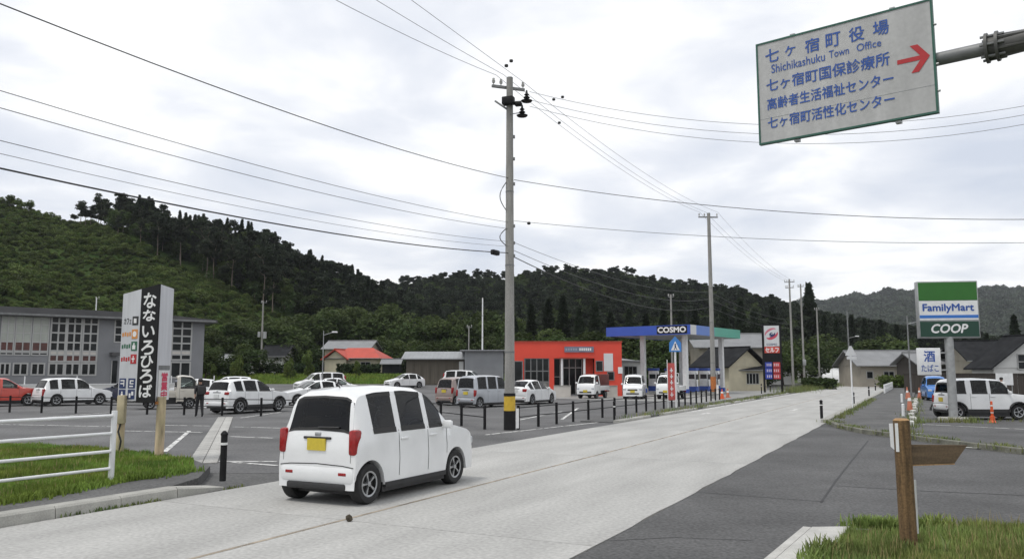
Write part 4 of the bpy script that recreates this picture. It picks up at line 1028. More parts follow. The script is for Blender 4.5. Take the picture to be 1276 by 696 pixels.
for ch, (a, b) in zip('なないろひろば', zs_):
    lettering('lettering', ch, xb + cw * .17, xb + cw * .86, fz(184, b - 1.5), fz(184, a + 2), -.016, T_WHITE, lfr, .02)
rows = [(393, 406, T_BLACK, 'カフェ'), (409, 423, T_ORANGE, None), (424, 438, T_GREEN, None), (440, 454, T_RED, None)]
for a, b, mt, s in rows:
    zc = (fz(165, a) + fz(165, b)) / 2; hh = abs(fz(165, a) - fz(165, b)) * .42
    MB().rbox((xb - .17, -.004, zc), (.20, .008, hh * 2), .03).build('icon_tile', mt, lfr)
    ic = MB()
    if s: ic.bx(xb - .215, xb - .125, -.012, -.009, zc - hh * .55, zc + hh * .5)
    elif mt is T_ORANGE: ic.lathe([(.001, -.010), (.065, -.010)], 14, 'y', (xb - .17, 0, zc))
    elif mt is T_GREEN: ic.bx(xb - .22, xb - .12, -.012, -.009, zc - .07, zc + .02); ic.bx(xb - .19, xb - .15, -.012, -.009, zc + .02, zc + .07)
    else: ic.bx(xb - .185, xb - .155, -.012, -.009, zc - .07, zc + .07); ic.bx(xb - .22, xb - .12, -.0125, -.0095, zc - .015, zc + .02)
    ic.build('icon_figure', T_WHITE, lfr)
    if s: lettering('lettering', s, xb - .56, xb - .31, zc - .07, zc + .07, -.004, mt, lfr, .015)
    else:
        g_ = MB()
        for q in range(4): g_.bx(xb - .60 + q * .08, xb - .60 + q * .08 + .055, -.004, -.002, zc - .05 + .01 * (q % 2), zc + .05 - .015 * ((q + 1) % 2))
        g_.build('small_print', mt, lfr)
for (xa, xe) in ((151.5, 159.5), (162.5, 171)):
    for (ya, ye) in ((471, 483.5), (485, 497)):
        x0, x1 = fx(xa), fx(xe); z0, z1 = fz((xa + xe) / 2, ye), fz((xa + xe) / 2, ya)
        MB().bx(x0, x1, -.006, 0, z0, z1).build('pictogram_tile', T_NAVY, lfr)
        w_, h_ = x1 - x0, z1 - z0; f_ = MB()
        if xa < 155 and ya < 480:
            f_.bx(x0 + w_ * .2, x1 - w_ * .2, -.010, -.0075, z0 + h_ * .72, z0 + h_ * .84); f_.bx(x0 + w_ * .2, x1 - w_ * .2, -.010, -.0075, z0 + h_ * .42, z0 + h_ * .54); f_.bx(x1 - w_ * .32, x1 - w_ * .2, -.0105, -.008, z0 + h_ * .2, z0 + h_ * .84)
        elif ya < 480:
            f_.bx(x0 + w_ * .25, x1 - w_ * .2, -.010, -.0075, z0 + h_ * .7, z0 + h_ * .82); f_.bx(x0 + w_ * .25, x0 + w_ * .4, -.0105, -.008, z0 + h_ * .45, z0 + h_ * .8); f_.bx(x0 + w_ * .25, x1 - w_ * .2, -.011, -.0085, z0 + h_ * .42, z0 + h_ * .52); f_.bx(x0 + w_ * .2, x1 - w_ * .25, -.010, -.0075, z0 + h_ * .15, z0 + h_ * .27)
        elif xa < 155:
            f_.bx(x0 + w_ * .36, x1 - w_ * .36, -.010, -.0075, z0 + h_ * .2, z0 + h_ * .62); f_.bx(x0 + w_ * .4, x1 - w_ * .4, -.010, -.0075, z0 + h_ * .66, z0 + h_ * .8)
        else:
            f_.bx(x0 + w_ * .2, x0 + w_ * .45, -.010, -.0075, z0 + h_ * .15, z0 + h_ * .6); f_.bx(x0 + w_ * .55, x1 - w_ * .15, -.010, -.0075, z0 + h_ * .4, z0 + h_ * .8)
        f_.build('pictogram', T_WHITE, lfr)
def gx_(px): return onplane(fr, (rt - fr).normalized(), px, 480)[0]
def gz_(px, py): return onplane(fr, (rt - fr).normalized(), px, py)[1] - VZ
MB().bx(gx_(196.5), gx_(209.5), -.02, -.005, gz_(203, 498), gz_(203, 461)).build('banner_board', m_white, rfr)
MB().bx(gx_(196.5), gx_(209.8), -.014, -.003, gz_(203, 461) + .01, gz_(203, 455)).build('grey_strip', m_dkgalv, rfr)
for ch, (a, b) in zip('営業中', ((464, 474), (475, 486), (487, 495))):
    lettering('lettering', ch, gx_(199.5), gx_(207), gz_(203, b), gz_(203, a), -.024, T_PINK, rfr, .02)
m_rust = M('rusting_cream_post', (0.46, 0.38, 0.24), 0.75, var=0.45, scale=2.2, hue=0.04, stretch=(3, 3, .8))
m_rusto = M('orange_rust_post', (0.42, 0.17, 0.05), 0.8, var=0.4, scale=2.5)
q = G(195, 568, VZ) - pyl.location
MB().cyl((q.x, q.y + .12, -.05), (q.x, q.y + .12, zb1 + .1), .095, n=14).build('post', m_rust, pyl, 40)
MB().bx(q.x - .098, q.x - .03, q.y + .02, q.y + .12, 1.1, zb1).build('rust_streak', m_rusto, pyl)
q2 = At(154, 463, Dp + .45).xy.to_3d() - pyl.location
MB().cyl((q2.x, q2.y, -.05), (q2.x, q2.y, zb1 + .1), .09, n=14).build('post', m_rust, pyl, 40)
MB().rbox((q2.x + .06, q2.y - .12, .98), (.17, .14, .62), .02).build('meter_cabinet', M('cream_cabinet', (0.44, 0.38, 0.25), 0.6, var=0.15, scale=6), pyl, 40)
MB().tube([(q2.x + .07, q2.y - .14, .70), (q2.x + .03, q2.y - .16, .5), (q2.x + .1, q2.y - .16, .3), (q2.x + .06, q2.y - .15, 0)], .02, 6).build('cable', m_cable, pyl)

# ---- white pipe railing
pf = G(138, 600, VZ); pfd = (G(0, 618, VZ) - pf).normalized()
rail = thing('pipe_railing', 'white tubular pipe railing at the left edge on the verge', 'railing', (pf.x, pf.y, VZ), math.atan2(pfd.y, pfd.x))
for k in range(4): MB().cyl((k * 2.0, 0, -.1), (k * 2.0, 0, 1.16), .045, n=14).build('post', m_white, rail, 40)
for z in (1.08, .79, .50, .22): MB().cyl((0, 0, z), (7.0, 0, z), .026, n=10).build('rail', m_white, rail, 40)

# ---- bollards
def bollard(label, base, h=.85, r=.05, bands=1, mat=None, group='black bollards'):
    b = thing('bollard', label, 'bollard', base, 0, group)
    MB().lathe([(0, -.05), (r, -.05), (r, h * .90), (r * 1.15, h * .91), (r * 1.15, h * .94), (r * .8, h * .97), (r * .35, h), (0, h)], 14).build('post', mat or m_rubber, b, 40)
    for k in range(bands): MB().lathe([(r + .001, h * .70 - k * .12), (r + .006, h * .70 - k * .12), (r + .006, h * .70 + .04 - k * .12), (r + .001, h * .70 + .04 - k * .12)], 14).build('reflective_band', m_refl, b)
    return b
bollard('black bollard with white band at the end of the left kerb', G(277.5, 595, .14), .80, .055)
bollard('thin black bollard at the start of the low kerb by the black fence', RW(-10.9, 30.4), .82, .045)
for i, (px, py) in enumerate(((1024, 521), (1064, 505), (1083, 493), (1091, 486))):
    bollard(('nearest', 'second', 'third', 'farthest')[i] + ' dark bollard along the right-hand pavement kerb', G(px, py), .78, .06, group='pavement bollards')
for i, (px, py) in enumerate(((949, 490), (960, 487.5))):
    bollard(('left', 'right')[i] + ' thin dark post on the verge by the price sign', G(px, py), .9, .05, group='verge posts')

# ---- low black post-and-rail fence, in two runs
def low_fence(label, pts, spacing, h=.80):
    P = [Vector((p.x, p.y, 0)) for p in pts]
    L = [0.0]
    for a, b in zip(P[:-1], P[1:]): L.append(L[-1] + (b - a).length)
    def on(d):
        for i in range(len(P) - 1):
            if d <= L[i + 1] + 1e-6: return P[i].lerp(P[i + 1], (d - L[i]) / (L[i + 1] - L[i]))
        return P[-1]
    n = int(round(L[-1] / spacing)); t = thing('low_fence', label, 'fence', P[0])
    pm = MB().cyl((0, 0, -.1), (0, 0, h), .052, n=10).mesh('post', m_black, 40)
    Q = [on(L[-1] * k / n) - P[0] for k in range(n + 1)]
    for q in Q: put('post', pm, t, loc=q)
    for a, b in zip(Q[:-1], Q[1:]):
        for z in (h * .90, h * .50): MB().cyl(a + Vector((0, 0, z)), b + Vector((0, 0, z)), .018, n=6).build('rail', m_black, t)
low_fence('low black post-and-rail fence across the car park on the left', [G(-60, 511.5), G(30, 513.5), G(337, 518), G(430, 520), G(545, 525.5), G(604, 534)], 2.0)
low_fence('low black post-and-rail fence along the road beyond the utility pole', [G(646, 534), RW(-12.35, 33), RW(-12.4, 45), RW(-12.9, 58)], 1.55)

# ---- tall shop sign
Sb = G(1190, 524, .02); Ds = Sb.y
ss = thing('shop_sign', 'tall white and green shop pole sign on the right forecourt', 'sign', (Sb.x, Sb.y, .02), R(-9))
zA, zB_ = At(1184, 351, Ds).z - .02, At(1184, 420, Ds).z - .02
wS = 1.10
MB().cyl((0, .12, 0), (0, .12, zB_ + .3), .165, n=20).build('pole', m_galv, ss, 40)
MB().rbox((0, .12, .05), (.95, .8, .18), .04).build('footing', m_kerb, ss, 40)
hS = zA - zB_
m_fgreen = M('sign_green', (0.020, 0.135, 0.012), 0.35, var=0.06, scale=2); m_fdark = M('sign_dark_green', (0.007, 0.048, 0.028), 0.35, var=0.06, scale=2); m_fblue = M('sign_blue', (0.03, 0.16, 0.52), 0.35, var=0.05, scale=2)
MB().rbox((0, .12, zB_ + hS / 2), (2 * wS + .1, .30, hS + .06), .03).build('frame', m_galv, ss, 40)
MB().bx(-wS, wS, -.046, -.031, zB_ + hS * .665, zB_ + hS - .02).build('green_panel', m_fgreen, ss)
MB().bx(-wS, wS, -.046, -.031, zB_ + hS * .31, zB_ + hS * .655).build('white_panel', m_white, ss)
MB().bx(-wS, wS, -.046, -.031, zB_ + .03, zB_ + hS * .285).build('coop_panel', m_fdark, ss)
MB().bx(-wS, wS, -.052, -.047, zB_ + hS * .345, zB_ + hS * .40).build('blue_stripe', m_fblue, ss)
lettering('lettering', 'FamilyMart', -wS * .88, wS * .86, zB_ + hS * .435, zB_ + hS * .60, -.054, T_BLUE, ss, .03)
lettering('lettering', 'COOP', -wS * .62, wS * .62, zB_ + hS * .08, zB_ + hS * .235, -.052, T_WHITE, ss, .035, .25)
zc, zd_ = At(1165, 433, Ds).z - .02, At(1165, 467, Ds).z - .02
xl, xr_ = (1152 - 1190) * Ds / 1000 - .02, (1178.5 - 1190) * Ds / 1000
MB().rbox(((xl + xr_) / 2, .1, (zc + zd_) / 2), (xr_ - xl, .14, zc - zd_), .02).build('small_panel', m_white, ss, 40)
MB().cyl((xr_ - .05, .1, zc - .2), (.0, .12, zc - .2), .03, n=6).build('bracket', m_galv, ss); MB().cyl((xr_ - .05, .1, zd_ + .2), (.0, .12, zd_ + .2), .03, n=6).build('bracket', m_galv, ss)
lettering('lettering', '酒', xl + .24, xr_ - .22, zc - .55, zc - .12, .024, T_BLUE, ss, .02)
lettering('lettering', 'たばこ', xl + .12, xr_ - .10, zd_ + .14, zd_ + .42, .024, T_BLUE, ss, .01)

# ---- cones and markers
def cone(label, base, h=.72, mat=None, group='traffic cones'):
    t = thing('traffic_cone', label, 'cone', base, random.uniform(0, 1.5), group); m_ = mat or m_orange
    MB().lathe([(.0, h), (.025, h), (.05, h * .8), (.15, .05), (.15, .03), (0, .03)], 14).build('cone_body', m_, t, 40)
    MB().rbox((0, 0, .02), (.38, .38, .04), .02).build('base', m_, t, 40)
    MB().lathe([(.062 + .004, h * .72), (.085 + .004, h * .56)], 14).build('white_band', m_refl, t)
    return t
t = thing('delineator', 'orange ringed rubber post in front of the boxy white car', 'road post', G(1237, 526, .02))
MB().lathe([(0, .82), (.04, .80), (.045, .5), (.06, .5), (.06, .40), (.05, .38), (.05, .25), (.085, .24), (.09, .08), (.11, .06), (.12, 0), (0, 0)], 14).build('post', m_orange, t, 40)
for z in (.62, .36): MB().lathe([(.052, z), (.056, z), (.056, z + .05), (.052, z + .05)], 14).build('reflective_band', m_refl, t)
cone('faded cone on the block row at the pavement edge', G(1134, 513, .03), .95, m_pink)
cone('upright faded cone just beyond the nearest one on the block row', G(1131, 498, .03), .9, m_pink)
cone('small faded cone left of the blue car', G(1146, 496, .03), .8, m_pink)
cone('cone beside the slim second pole', G(900, 496.5), .72)
cone('cone right of the slim second pole', G(907, 495), .70, m_pink)
# white blocks along the pavement edge
m_blk = M('white_concrete_block', (0.50, 0.50, 0.47), 0.85, var=0.25, scale=4, fine=0.2, bscale=40)
for i, s_ in enumerate(np.arange(32.5, 62, 3.1)):
    MB().rbox((0, 0, .09), (.22, .62, .20), .03).build('edge_block', m_blk, None, 40, loc=RW(-.45 + .05 * math.sin(i * 2.1), s_, .02), rz=-ROAD_A + .1 * math.sin(i * 1.7), label=ORD[i] + ' white concrete block from the camera edging the right-hand pavement', cat='concrete block', group='pavement edge blocks')
for i, (px, py) in enumerate(((1126, 520), (1124, 502))):
    MB().lathe([(0, 0), (.07, 0), (.06, .55), (.03, .58), (0, .58)], 10).build('white_stub_post', m_white, None, 40, loc=G(px, py, .05), label=('near', 'far')[i] + ' short white stub post on the pavement edge', cat='post')
# low white barrier at the far right pavement
wb = thing('white_barrier', 'low white slatted barrier at the far end of the pavement', 'barrier', RW(-3.0, 78), -ROAD_A)
for k in range(12):
    MB().bx(-.06, .06, k * 1.9 - .12, k * 1.9 + .12, 0, .85).build('post', m_white, wb)
for z in (.35, .72): MB().bx(-.03, .03, 0, 21, z - .08, z + .08).build('rail', m_white, wb)

# ---- wooden guide post in the right foreground
wp = G(1133, 681, NZ - .03)
gp = thing('wooden_guide_post', 'round brown wooden guide post with board on the grass in the right foreground', 'signpost', wp, 0)
hw = At(1128, 523, wp.y).z - wp.z
MB().cyl((0, 0, -.15), (-.012, 0, hw), .088, .084, 20).build('post', m_wood, gp, 40)
MB().lathe([(0, hw + .022), (.06, hw + .018), (.084, hw), (.084, hw - .005)], 20, 'z', (-.012, 0, 0)).build('post_end', m_woodend, gp, 40)
bA = At(1141, 566, wp.y - .02).z - wp.z
brd = put('arrow_board', None, gp, (.05, .0, bA), R(14))
MB().slab([(0, -.105), (.56, -.105), (.74, .085), (0, .105)], -.02, .02).build('board', m_board, brd)
MB().bx(.0, .56, -.021, .021, -.118, -.1065).build('board_edge', m_woodend, brd)
b2 = put('white_board', None, gp, (-.088, -.05, hw - .19), R(73))
MB().slab([(0, -.14), (.40, -.12), (.44, .13), (0, .16)], -.014, .014).build('board', m_white, b2)
MB().bx(.02, .10, -.018, -.0145, -.16, .02).build('black_print', T_BLACK, b2)
b3 = put('rear_plate', None, gp, (.062, .115, .10), 0)
MB().bx(-.094, .100, -.012, .012, .02, .58).build('board', m_white, b3)

# ---- pedestrian sign, banner, triangular sign
psb = RW(-11.6, 41.0)
psb = Vector((At(842, 463, 44).x, 44, 0))
ps = thing('pedestrian_sign', 'blue pedestrian crossing sign on a white post by the black fence', 'road sign', psb)
zt2 = At(842, 420, 44).z; zb2 = At(842, 438, 44).z
MB().cyl((0, .04, -.1), (0, .04, zt2), .055, n=12).build('post', m_white, ps, 40)
wq = .33
MB().slab([(-wq, zb2), (wq, zb2), (wq, zb2 + (zt2 - zb2) * .62), (0, zt2 + .06), (-wq, zb2 + (zt2 - zb2) * .62)], -.04, -.025).build('panel', M('sign_panel_blue', (0.05, 0.21, 0.55), 0.4, var=.05, scale=4), ps)
zz = zb2 + .08; MB().slab([(-.24, zz), (.24, zz), (0, zz + .50)], -.046, -.042).build('white_triangle', T_WHITE, ps)
f_ = MB(); f_.lathe([(.001, -.052), (.045, -.052)], 10, 'y', (.0, 0, zz + .32)); f_.add([(-.03, -.051, zz + .14), (.05, -.051, zz + .14), (.04, -.051, zz + .27), (-.04, -.051, zz + .27)], [(0, 1, 2, 3)])
f_.add([(-.03, -.0505, zz + .15), (.01, -.0505, zz + .15), (-.06, -.0505, zz + .02), (-.10, -.0505, zz + .02)], [(0, 1, 2, 3)]); f_.add([(.01, -.0515, zz + .15), (.05, -.0515, zz + .15), (.11, -.0515, zz + .03), (.07, -.0515, zz + .03)], [(0, 1, 2, 3)])
f_.build('walking_figure', T_NAVY, ps)
bn = thing('banner_flag', 'faded red and white vertical banner beside the pedestrian sign', 'banner', Vector((At(832, 463, 43).x, 43, 0)), R(10))
MB().cyl((-.02, 0, 0), (-.02, 0, 2.6), .02, n=8).build('pole', m_white, bn, 40)
zt3, zb3 = At(836, 452, 43).z, At(836, 498, 43).z
nseg = 10; vs = []; fs = []
for i in range(nseg + 1):
    z = zb3 + (zt3 - zb3) * i / nseg
    for j in range(4): vs.append((j * .13, .035 * math.sin(i * .9 + j * 1.1) * j / 3, z))
for i in range(nseg):
    for j in range(3): fs.append((i * 4 + j, i * 4 + j + 1, i * 4 + j + 5, i * 4 + j + 4))
MB().add(vs, fs).build('cloth', M('banner_red', (0.52, 0.10, 0.09), 0.85, var=.2, scale=3), bn, 60)
g_ = MB()
for i in range(5):
    z = zb3 + .25 + i * .32
    g_.bx(.10, .28, -.048, -.044, z, z + .05); g_.bx(.16, .21, -.0485, -.0445, z - .08, z + .16)
g_.build('white_print', T_WHITE, bn)
ts = thing('triangular_sign', 'back of a triangular road sign on a white post at the far pavement', 'road sign', G(1063, 510, 0))
D_ = ts.location.y; zt4, zb4 = At(1063, 424, D_).z, At(1063, 438, D_).z
zt4 = min(zt4, 3.3); zb4 = zt4 - .50
MB().cyl((0, 0, -.1), (0, 0, zb4 + .3), .04, n=10).build('post', m_white, ts, 40)
MB().slab([(-.30, zb4), (.30, zb4), (.05, zt4), (-.05, zt4)], -.06, -.045).build('panel', m_signw, ts)
MB().slab([(-.22, zb4 - .20), (.28, zb4 - .20), (.28, zb4 - .05), (-.22, zb4 - .05)], -.06, -.045).build('lower_plate', m_signw, ts)

# ---- leaf clod on the road
MB().lathe([(0, .075), (.03, .07), (.045, .04), (.035, .005), (0, .0)], 9).build('dead_leaf_clod', M('dark_dead_leaf', (0.055, 0.045, 0.03), 0.9, var=.4, scale=30), None, 60, loc=G(437, 649), label='small dark brown clod lying on the pale road', cat='debris')
bpy.data.objects['dead_leaf_clod'].scale = (1.0, .8, 1.3); bpy.data.objects['dead_leaf_clod'].rotation_euler = (R(0), R(-28), .4)

# ================================================================== PEOPLE
def person(label, loc, rz, h, top, legs, skin, hair, pose, bag=None):
    """one skinned body: joints with radii, grown with a Skin modifier; clothing by height"""
    t = thing('person', label, 'person', loc, rz)
    J = dict(pel=(0, 0, .53, .088, .07), wai=(0, .005, .62, .080, .062), che=(0, .0, .74, .095, .068), nk0=(0, -.005, .825, .045, .042), nk1=(0, -.01, .86, .032, .032),
             hd0=(0, -.015, .90, .048, .056), hd1=(0, -.015, .955, .052, .060), hd2=(0, -.012, .99, .030, .036))
    J.update(pose)
    E = [('pel', 'wai'), ('wai', 'che'), ('che', 'nk0'), ('nk0', 'nk1'), ('nk1', 'hd0'), ('hd0', 'hd1'), ('hd1', 'hd2')]
    for s in 'lr': E += [('che', 'sh' + s), ('sh' + s, 'el' + s), ('el' + s, 'wr' + s), ('wr' + s, 'ha' + s), ('pel', 'hp' + s), ('hp' + s, 'kn' + s), ('kn' + s, 'an' + s), ('an' + s, 'to' + s)]
    names = list(J); me = bpy.data.meshes.new('body')
    me.from_pydata([Vector(J[n][:3]) * h for n in names], [(names.index(a), names.index(b)) for a, b in E], [])
    o = bpy.data.objects.new('body', me); C.objects.link(o)
    o.modifiers.new('skin', 'SKIN'); me.skin_vertices[0].data[0].use_root = True
    for i, n in enumerate(names): me.skin_vertices[0].data[i].radius = (J[n][3] * h, J[n][4] * h)
    sd_ = o.modifiers.new('sub', 'SUBSURF'); sd_.levels = 1; sd_.render_levels = 1
    dg = bpy.context.evaluated_depsgraph_get(); dg.update()
    m2 = bpy.data.meshes.new_from_object(o.evaluated_get(dg)); bpy.data.objects.remove(o)
    for m in (top, legs, skin): m2.materials.append(m)
    for p in m2.polygons:
        z = p.center.z / h; x = abs(p.center.x) / h
        p.material_index = 1 if z < .535 and x < .135 else (2 if z > .845 or (x > .12 and z < .60) else 0); p.use_smooth = True
    put('body', m2, t)
    hb = MB(); n = 10; c = Vector(J['hd1'][:3]) * h
    hb.lathe([(0, .052), (.036, .045), (.058, .018), (.060, -.012), (.054, -.035), (.040, -.045)], 14, 'z')
    hb.v = [(c.x + v[0] * h, c.y + .012 * h + v[1] * h * 1.1, c.z + .004 * h + v[2] * h) for v in hb.v]
    hb.build('hair', hair, t, 60)
    fy = c.y - .060 * h
    for s in (-1, 1): MB().rbox((c.x + s * .02 * h, fy - .002, c.z - .006 * h), (.012 * h, .008 * h, .006 * h), .002).build('eye', T_BLACK, t)
    MB().rbox((c.x, fy - .006 * h, c.z - .02 * h), (.014 * h, .022 * h, .024 * h), .004).build('nose', skin, t, 60)
    for s in (-1, 1): MB().rbox((c.x + s * .055 * h, c.y, c.z - .012 * h), (.012 * h, .022 * h, .032 * h), .004).build('ear', skin, t, 60)
    if bag: MB().rbox((0, .11 * h, .70 * h), (.17 * h, .09 * h, .22 * h), .03).build('backpack', bag, t, 50)
    return t
m_skin = M('skin', (0.40, 0.24, 0.17), 0.6, var=.08, scale=10); m_hair = M('black_hair', (0.012, 0.011, 0.010), 0.6, var=.2, scale=40)
m_blkc = M('black_clothing', (0.018, 0.018, 0.02), 0.85, var=.25, scale=8); m_whtc = M('white_clothing', (0.62, 0.62, 0.61), 0.85, var=.1, scale=8); m_dkc = M('dark_trousers', (0.035, 0.035, 0.04), 0.85, var=.2, scale=8)
stand = {}
for s, q in (('l', 1), ('r', -1)):
    stand.update({'sh' + s: (q * .105, .0, .80, .042, .042), 'el' + s: (q * .135, .02, .645, .030, .030), 'wr' + s: (q * .13, -.03, .52, .020, .018), 'ha' + s: (q * .128, -.045, .47, .018, .022),
                  'hp' + s: (q * .052, 0, .50, .062, .062), 'kn' + s: (q * .055, -.01, .28, .044, .044), 'an' + s: (q * .058, .015, .045, .027, .030), 'to' + s: (q * .065, -.075, .022, .022, .020)})
walk = dict(stand)
walk.update(knl=(.052, -.06, .29, .044, .044), anl=(.055, -.09, .05, .027, .03), tol=(.06, -.17, .03, .022, .02), knr=(-.052, .03, .28, .044, .044), anr=(-.055, .11, .07, .027, .03), tor=(-.06, .04, .022, .022, .02),
            ell=(.135, .05, .65, .03, .03), wrl=(.13, .05, .53, .02, .018), hal=(.13, .045, .48, .018, .022), elr=(-.135, -.03, .66, .03, .03), wrr=(-.12, -.10, .57, .02, .018), har=(-.115, -.125, .53, .018, .022))
person('person in black clothes carrying a dark backpack by the black fence', G(248, 519.5), R(215), 1.66, m_blkc, m_blkc, m_skin, m_hair, walk, m_trim)
person('person in a white top and dark trousers standing behind the boxy white car', At(1247, 463, 47).xy.to_3d() + Vector((0, 0, .02)), R(150), 1.62, m_whtc, m_dkc, m_skin, m_hair, stand)
# ================================================================== BUILDINGS
m_bgrey = M('grey_rendered_wall', (0.22, 0.225, 0.235), 0.85, var=0.08, scale=0.6, fine=0.06, bscale=12)
m_roofdk = M('dark_metal_roof', (0.07, 0.07, 0.072), 0.6, var=0.15, scale=0.8)
m_frame = M('pale_window_frame', (0.40, 0.40, 0.39), 0.6, var=0.06, scale=3)
m_pane = M('dark_window_pane', (0.018, 0.020, 0.021), 0.08, var=0.5, scale=0.9, spec=0.15)
m_paneb = M('curtained_pane', (0.36, 0.38, 0.34), 0.25, var=0.12, scale=1.2)
m_paner = M('dark_red_pane', (0.075, 0.018, 0.014), 0.15, var=0.5, scale=1.1)  # pane coloured a mottled dark red
m_paneb2 = M('pane_with_notices', (0.20, 0.20, 0.19), 0.2, var=0.6, scale=1.6)
m_cream = M('cream_wall', (0.50, 0.46, 0.34), 0.85, var=0.1, scale=0.9)
m_ivory = M('ivory_band', (0.55, 0.52, 0.48), 0.7, var=0.08, scale=2)
m_wallw = M('white_wall', (0.60, 0.60, 0.58), 0.8, var=0.08, scale=0.8)
m_beige = M('beige_wall', (0.33, 0.30, 0.25), 0.85, var=0.12, scale=0.8)
m_wooddk = M('dark_board_wall', (0.045, 0.038, 0.032), 0.85, var=0.25, scale=1.0, stretch=(8, 8, .4))
m_shed = M('brown_shed_board', (0.105, 0.092, 0.072), 0.85, var=0.2, scale=1.0, stretch=(6, 6, .3))
m_corr = M('grey_corrugated_sheet', (0.27, 0.28, 0.29), 0.6, var=0.1, scale=0.8)
m_tilelt = M('pale_grey_roof', (0.20, 0.205, 0.21), 0.6, var=0.12, scale=0.8)
m_tiledk = M('dark_roof_tile', (0.026, 0.027, 0.029), 0.95, var=0.25, scale=1.2, spec=0.03)
m_redroof = M('red_roof_sheet', (0.42, 0.055, 0.030), 0.6, var=0.12, scale=1.0)
m_redwall = M('orange_red_wall', (0.66, 0.062, 0.034), 0.6, var=0.06, scale=0.7)

def frame_at(name, label, cat, p0, e, z0=0.0):
    """thing whose local x runs along e from p0 and whose front faces -y"""
    return thing(name, label, cat, (p0.x, p0.y, z0), math.atan2(e.y, e.x))

def window(root, x0, x1, z0, z1, cols, rows, y=0.0, pane=None, frame=None, fw=.05, depth=.10, name='window'):
    """frame with mullions standing proud of the wall; rows may be a list of heights 0..1"""
    rs = rows if isinstance(rows, (list, tuple)) else [i / rows for i in range(rows + 1)]
    w = MB()
    for i in range(cols + 1):
        x = x0 + (x1 - x0) * i / cols; w.bx(x - fw / 2, x + fw / 2, y - .055, y + .0, z0 - fw / 2, z1 + fw / 2)
    for r_ in rs:
        z = z0 + (z1 - z0) * r_; w.bx(x0 - fw / 2, x1 + fw / 2, y - .048, y + .0, z - fw / 2, z + fw / 2)
    o = w.build(name, frame or m_frame, root)
    pm = pane or m_pane
    for j in range(len(rs) - 1):
        for i in range(cols):
            m_ = pm[j] if isinstance(pm, (list, tuple)) else pm
            MB().bx(x0 + (x1 - x0) * i / cols + fw * .3, x0 + (x1 - x0) * (i + 1) / cols - fw * .3, y - .018, y + .004, z0 + (z1 - z0) * rs[j] + fw * .3, z0 + (z1 - z0) * rs[j + 1] - fw * .3).build('pane', m_, o)
    return o

# ---- the former school: long two storey block
sp0 = At(254, 463, 79); sp1 = At(0, 463, 68.5); es = (sp0 - sp1); es.z = 0; es.normalize()
SZ = .15
sorig = Vector((sp0.x, sp0.y, 0)) - es * 34
sch = frame_at('school_building', 'long grey two-storey building with gridded windows behind the parked cars', 'building', sorig, es, SZ)
def sx(px): return onplane(sorig, es, px, 430)[0]
def sz(px, py): return onplane(sorig, es, px, py)[1] - SZ
xE = sx(254); zW = sz(240, 402)
MB().bx(-2, xE, 0, 12, -.5, zW).build('wall', m_bgrey, sch)
rf = MB(); zr = zW
rf.slab([(-2, zr + .01), (sx(266), zr + .01), (sx(266), zr + .30), (sx(200), zr + .62), (sx(120), zr + .75), (-2, zr + .82)], -.9, 13).build('roof', m_roofdk, sch)
MB().bx(-2, sx(264), -.96, -.905, zr + .08, zr + .24).build('gutter', m_dkgalv, sch)
def zrow(py, px=90): return sz(px, py)
# curtained hall windows
zt_h, zb_h = sz(40, 392), sz(40, 442)
hall_rows = [0.0, .06, .10, .32, .54, .76, 1.0]
hall_panes = [m_pane, m_frame, m_paner, m_paneb, m_paneb, m_paneb]
for a, b in ((-38, -22), (-19, -3), (0.5, 16.5), (18.5, 37.7), (40, 59.6)):
    window(sch, sx(a), sx(b), zb_h, zt_h, 2, hall_rows, 0, hall_panes, fw=.09)
for a, b in ((-16, -2), (2, 14), (18.5, 36), (41, 57)):
    window(sch, sx(a), sx(b), sz(40, 466.5), sz(40, 452.5), 2, 1, 0, m_pane, fw=.12)
# classroom grid
zt_c, zb_c = sz(90, 395.5), sz(90, 450)
def cr(py): return (sz(90, py) - zb_c) / (zt_c - zb_c)
rws = [0, cr(442), cr(437), cr(426.5), cr(414.8), cr(403), 1.0]
for a, b in ((62.5, 81), (83, 100.5), (103, 121)):
    window(sch, sx(a), sx(b), zb_c, zt_c, 2, rws, 0, [m_paner, m_ivory, m_pane, m_pane, m_pane, m_pane], fw=.13)
    window(sch, sx(a), sx(b), sz(90, 467), sz(90, 452.5), 2, 1, 0, m_pane, fw=.14)
window(sch, sx(142), sx(152), sz(146, 426), sz(146, 398), 1, 3, 0, m_pane, fw=.12)
zt_e, zb_e = sz(226, 400), sz(226, 448)
def cr2(py): return (sz(226, py) - zb_e) / (zt_e - zb_e)
window(sch, sx(214), sx(238), zb_e, zt_e, 2, [0, cr2(441.5), cr2(437), cr2(427.5), cr2(418.5), cr2(409), 1.0], 0, [m_pane, m_ivory, m_pane, m_pane, m_pane, m_pane], fw=.14)
window(sch, sx(214), sx(238), sz(226, 470), sz(226, 451), 2, 1, 0, m_pane, fw=.14)
MB().bx(sx(137), sx(147), -1.3, -.01, sz(142, 443), sz(142, 439)).build('porch_canopy', m_roofdk, sch)
d_ = MB().bx(sx(140), sx(147.5), -.03, 0, -.3, sz(142, 449)).build('door', m_pane, sch); MB().bx(sx(140), sx(141), -.07, -.031, -.3, sz(142, 449)).build('frame', m_frame, d_)
wl = frame_at('low_white_wall', 'low white boundary wall in front of the school', 'wall', sorig + Vector((es.y, -es.x, 0)) * 2.6, es, .1)
MB().bx(0, xE + 2, 0, .2, -.2, .75).build('wall_body', m_wallw, wl); MB().bx(0, xE + 2, -.04, .24, .75, .83).build('coping', m_white, wl)
for k in range(9): MB().cyl((3 + k * 3.9, .1, .83), (3 + k * 3.9, .1, 1.5), .05, n=6).build('post', m_white, wl)

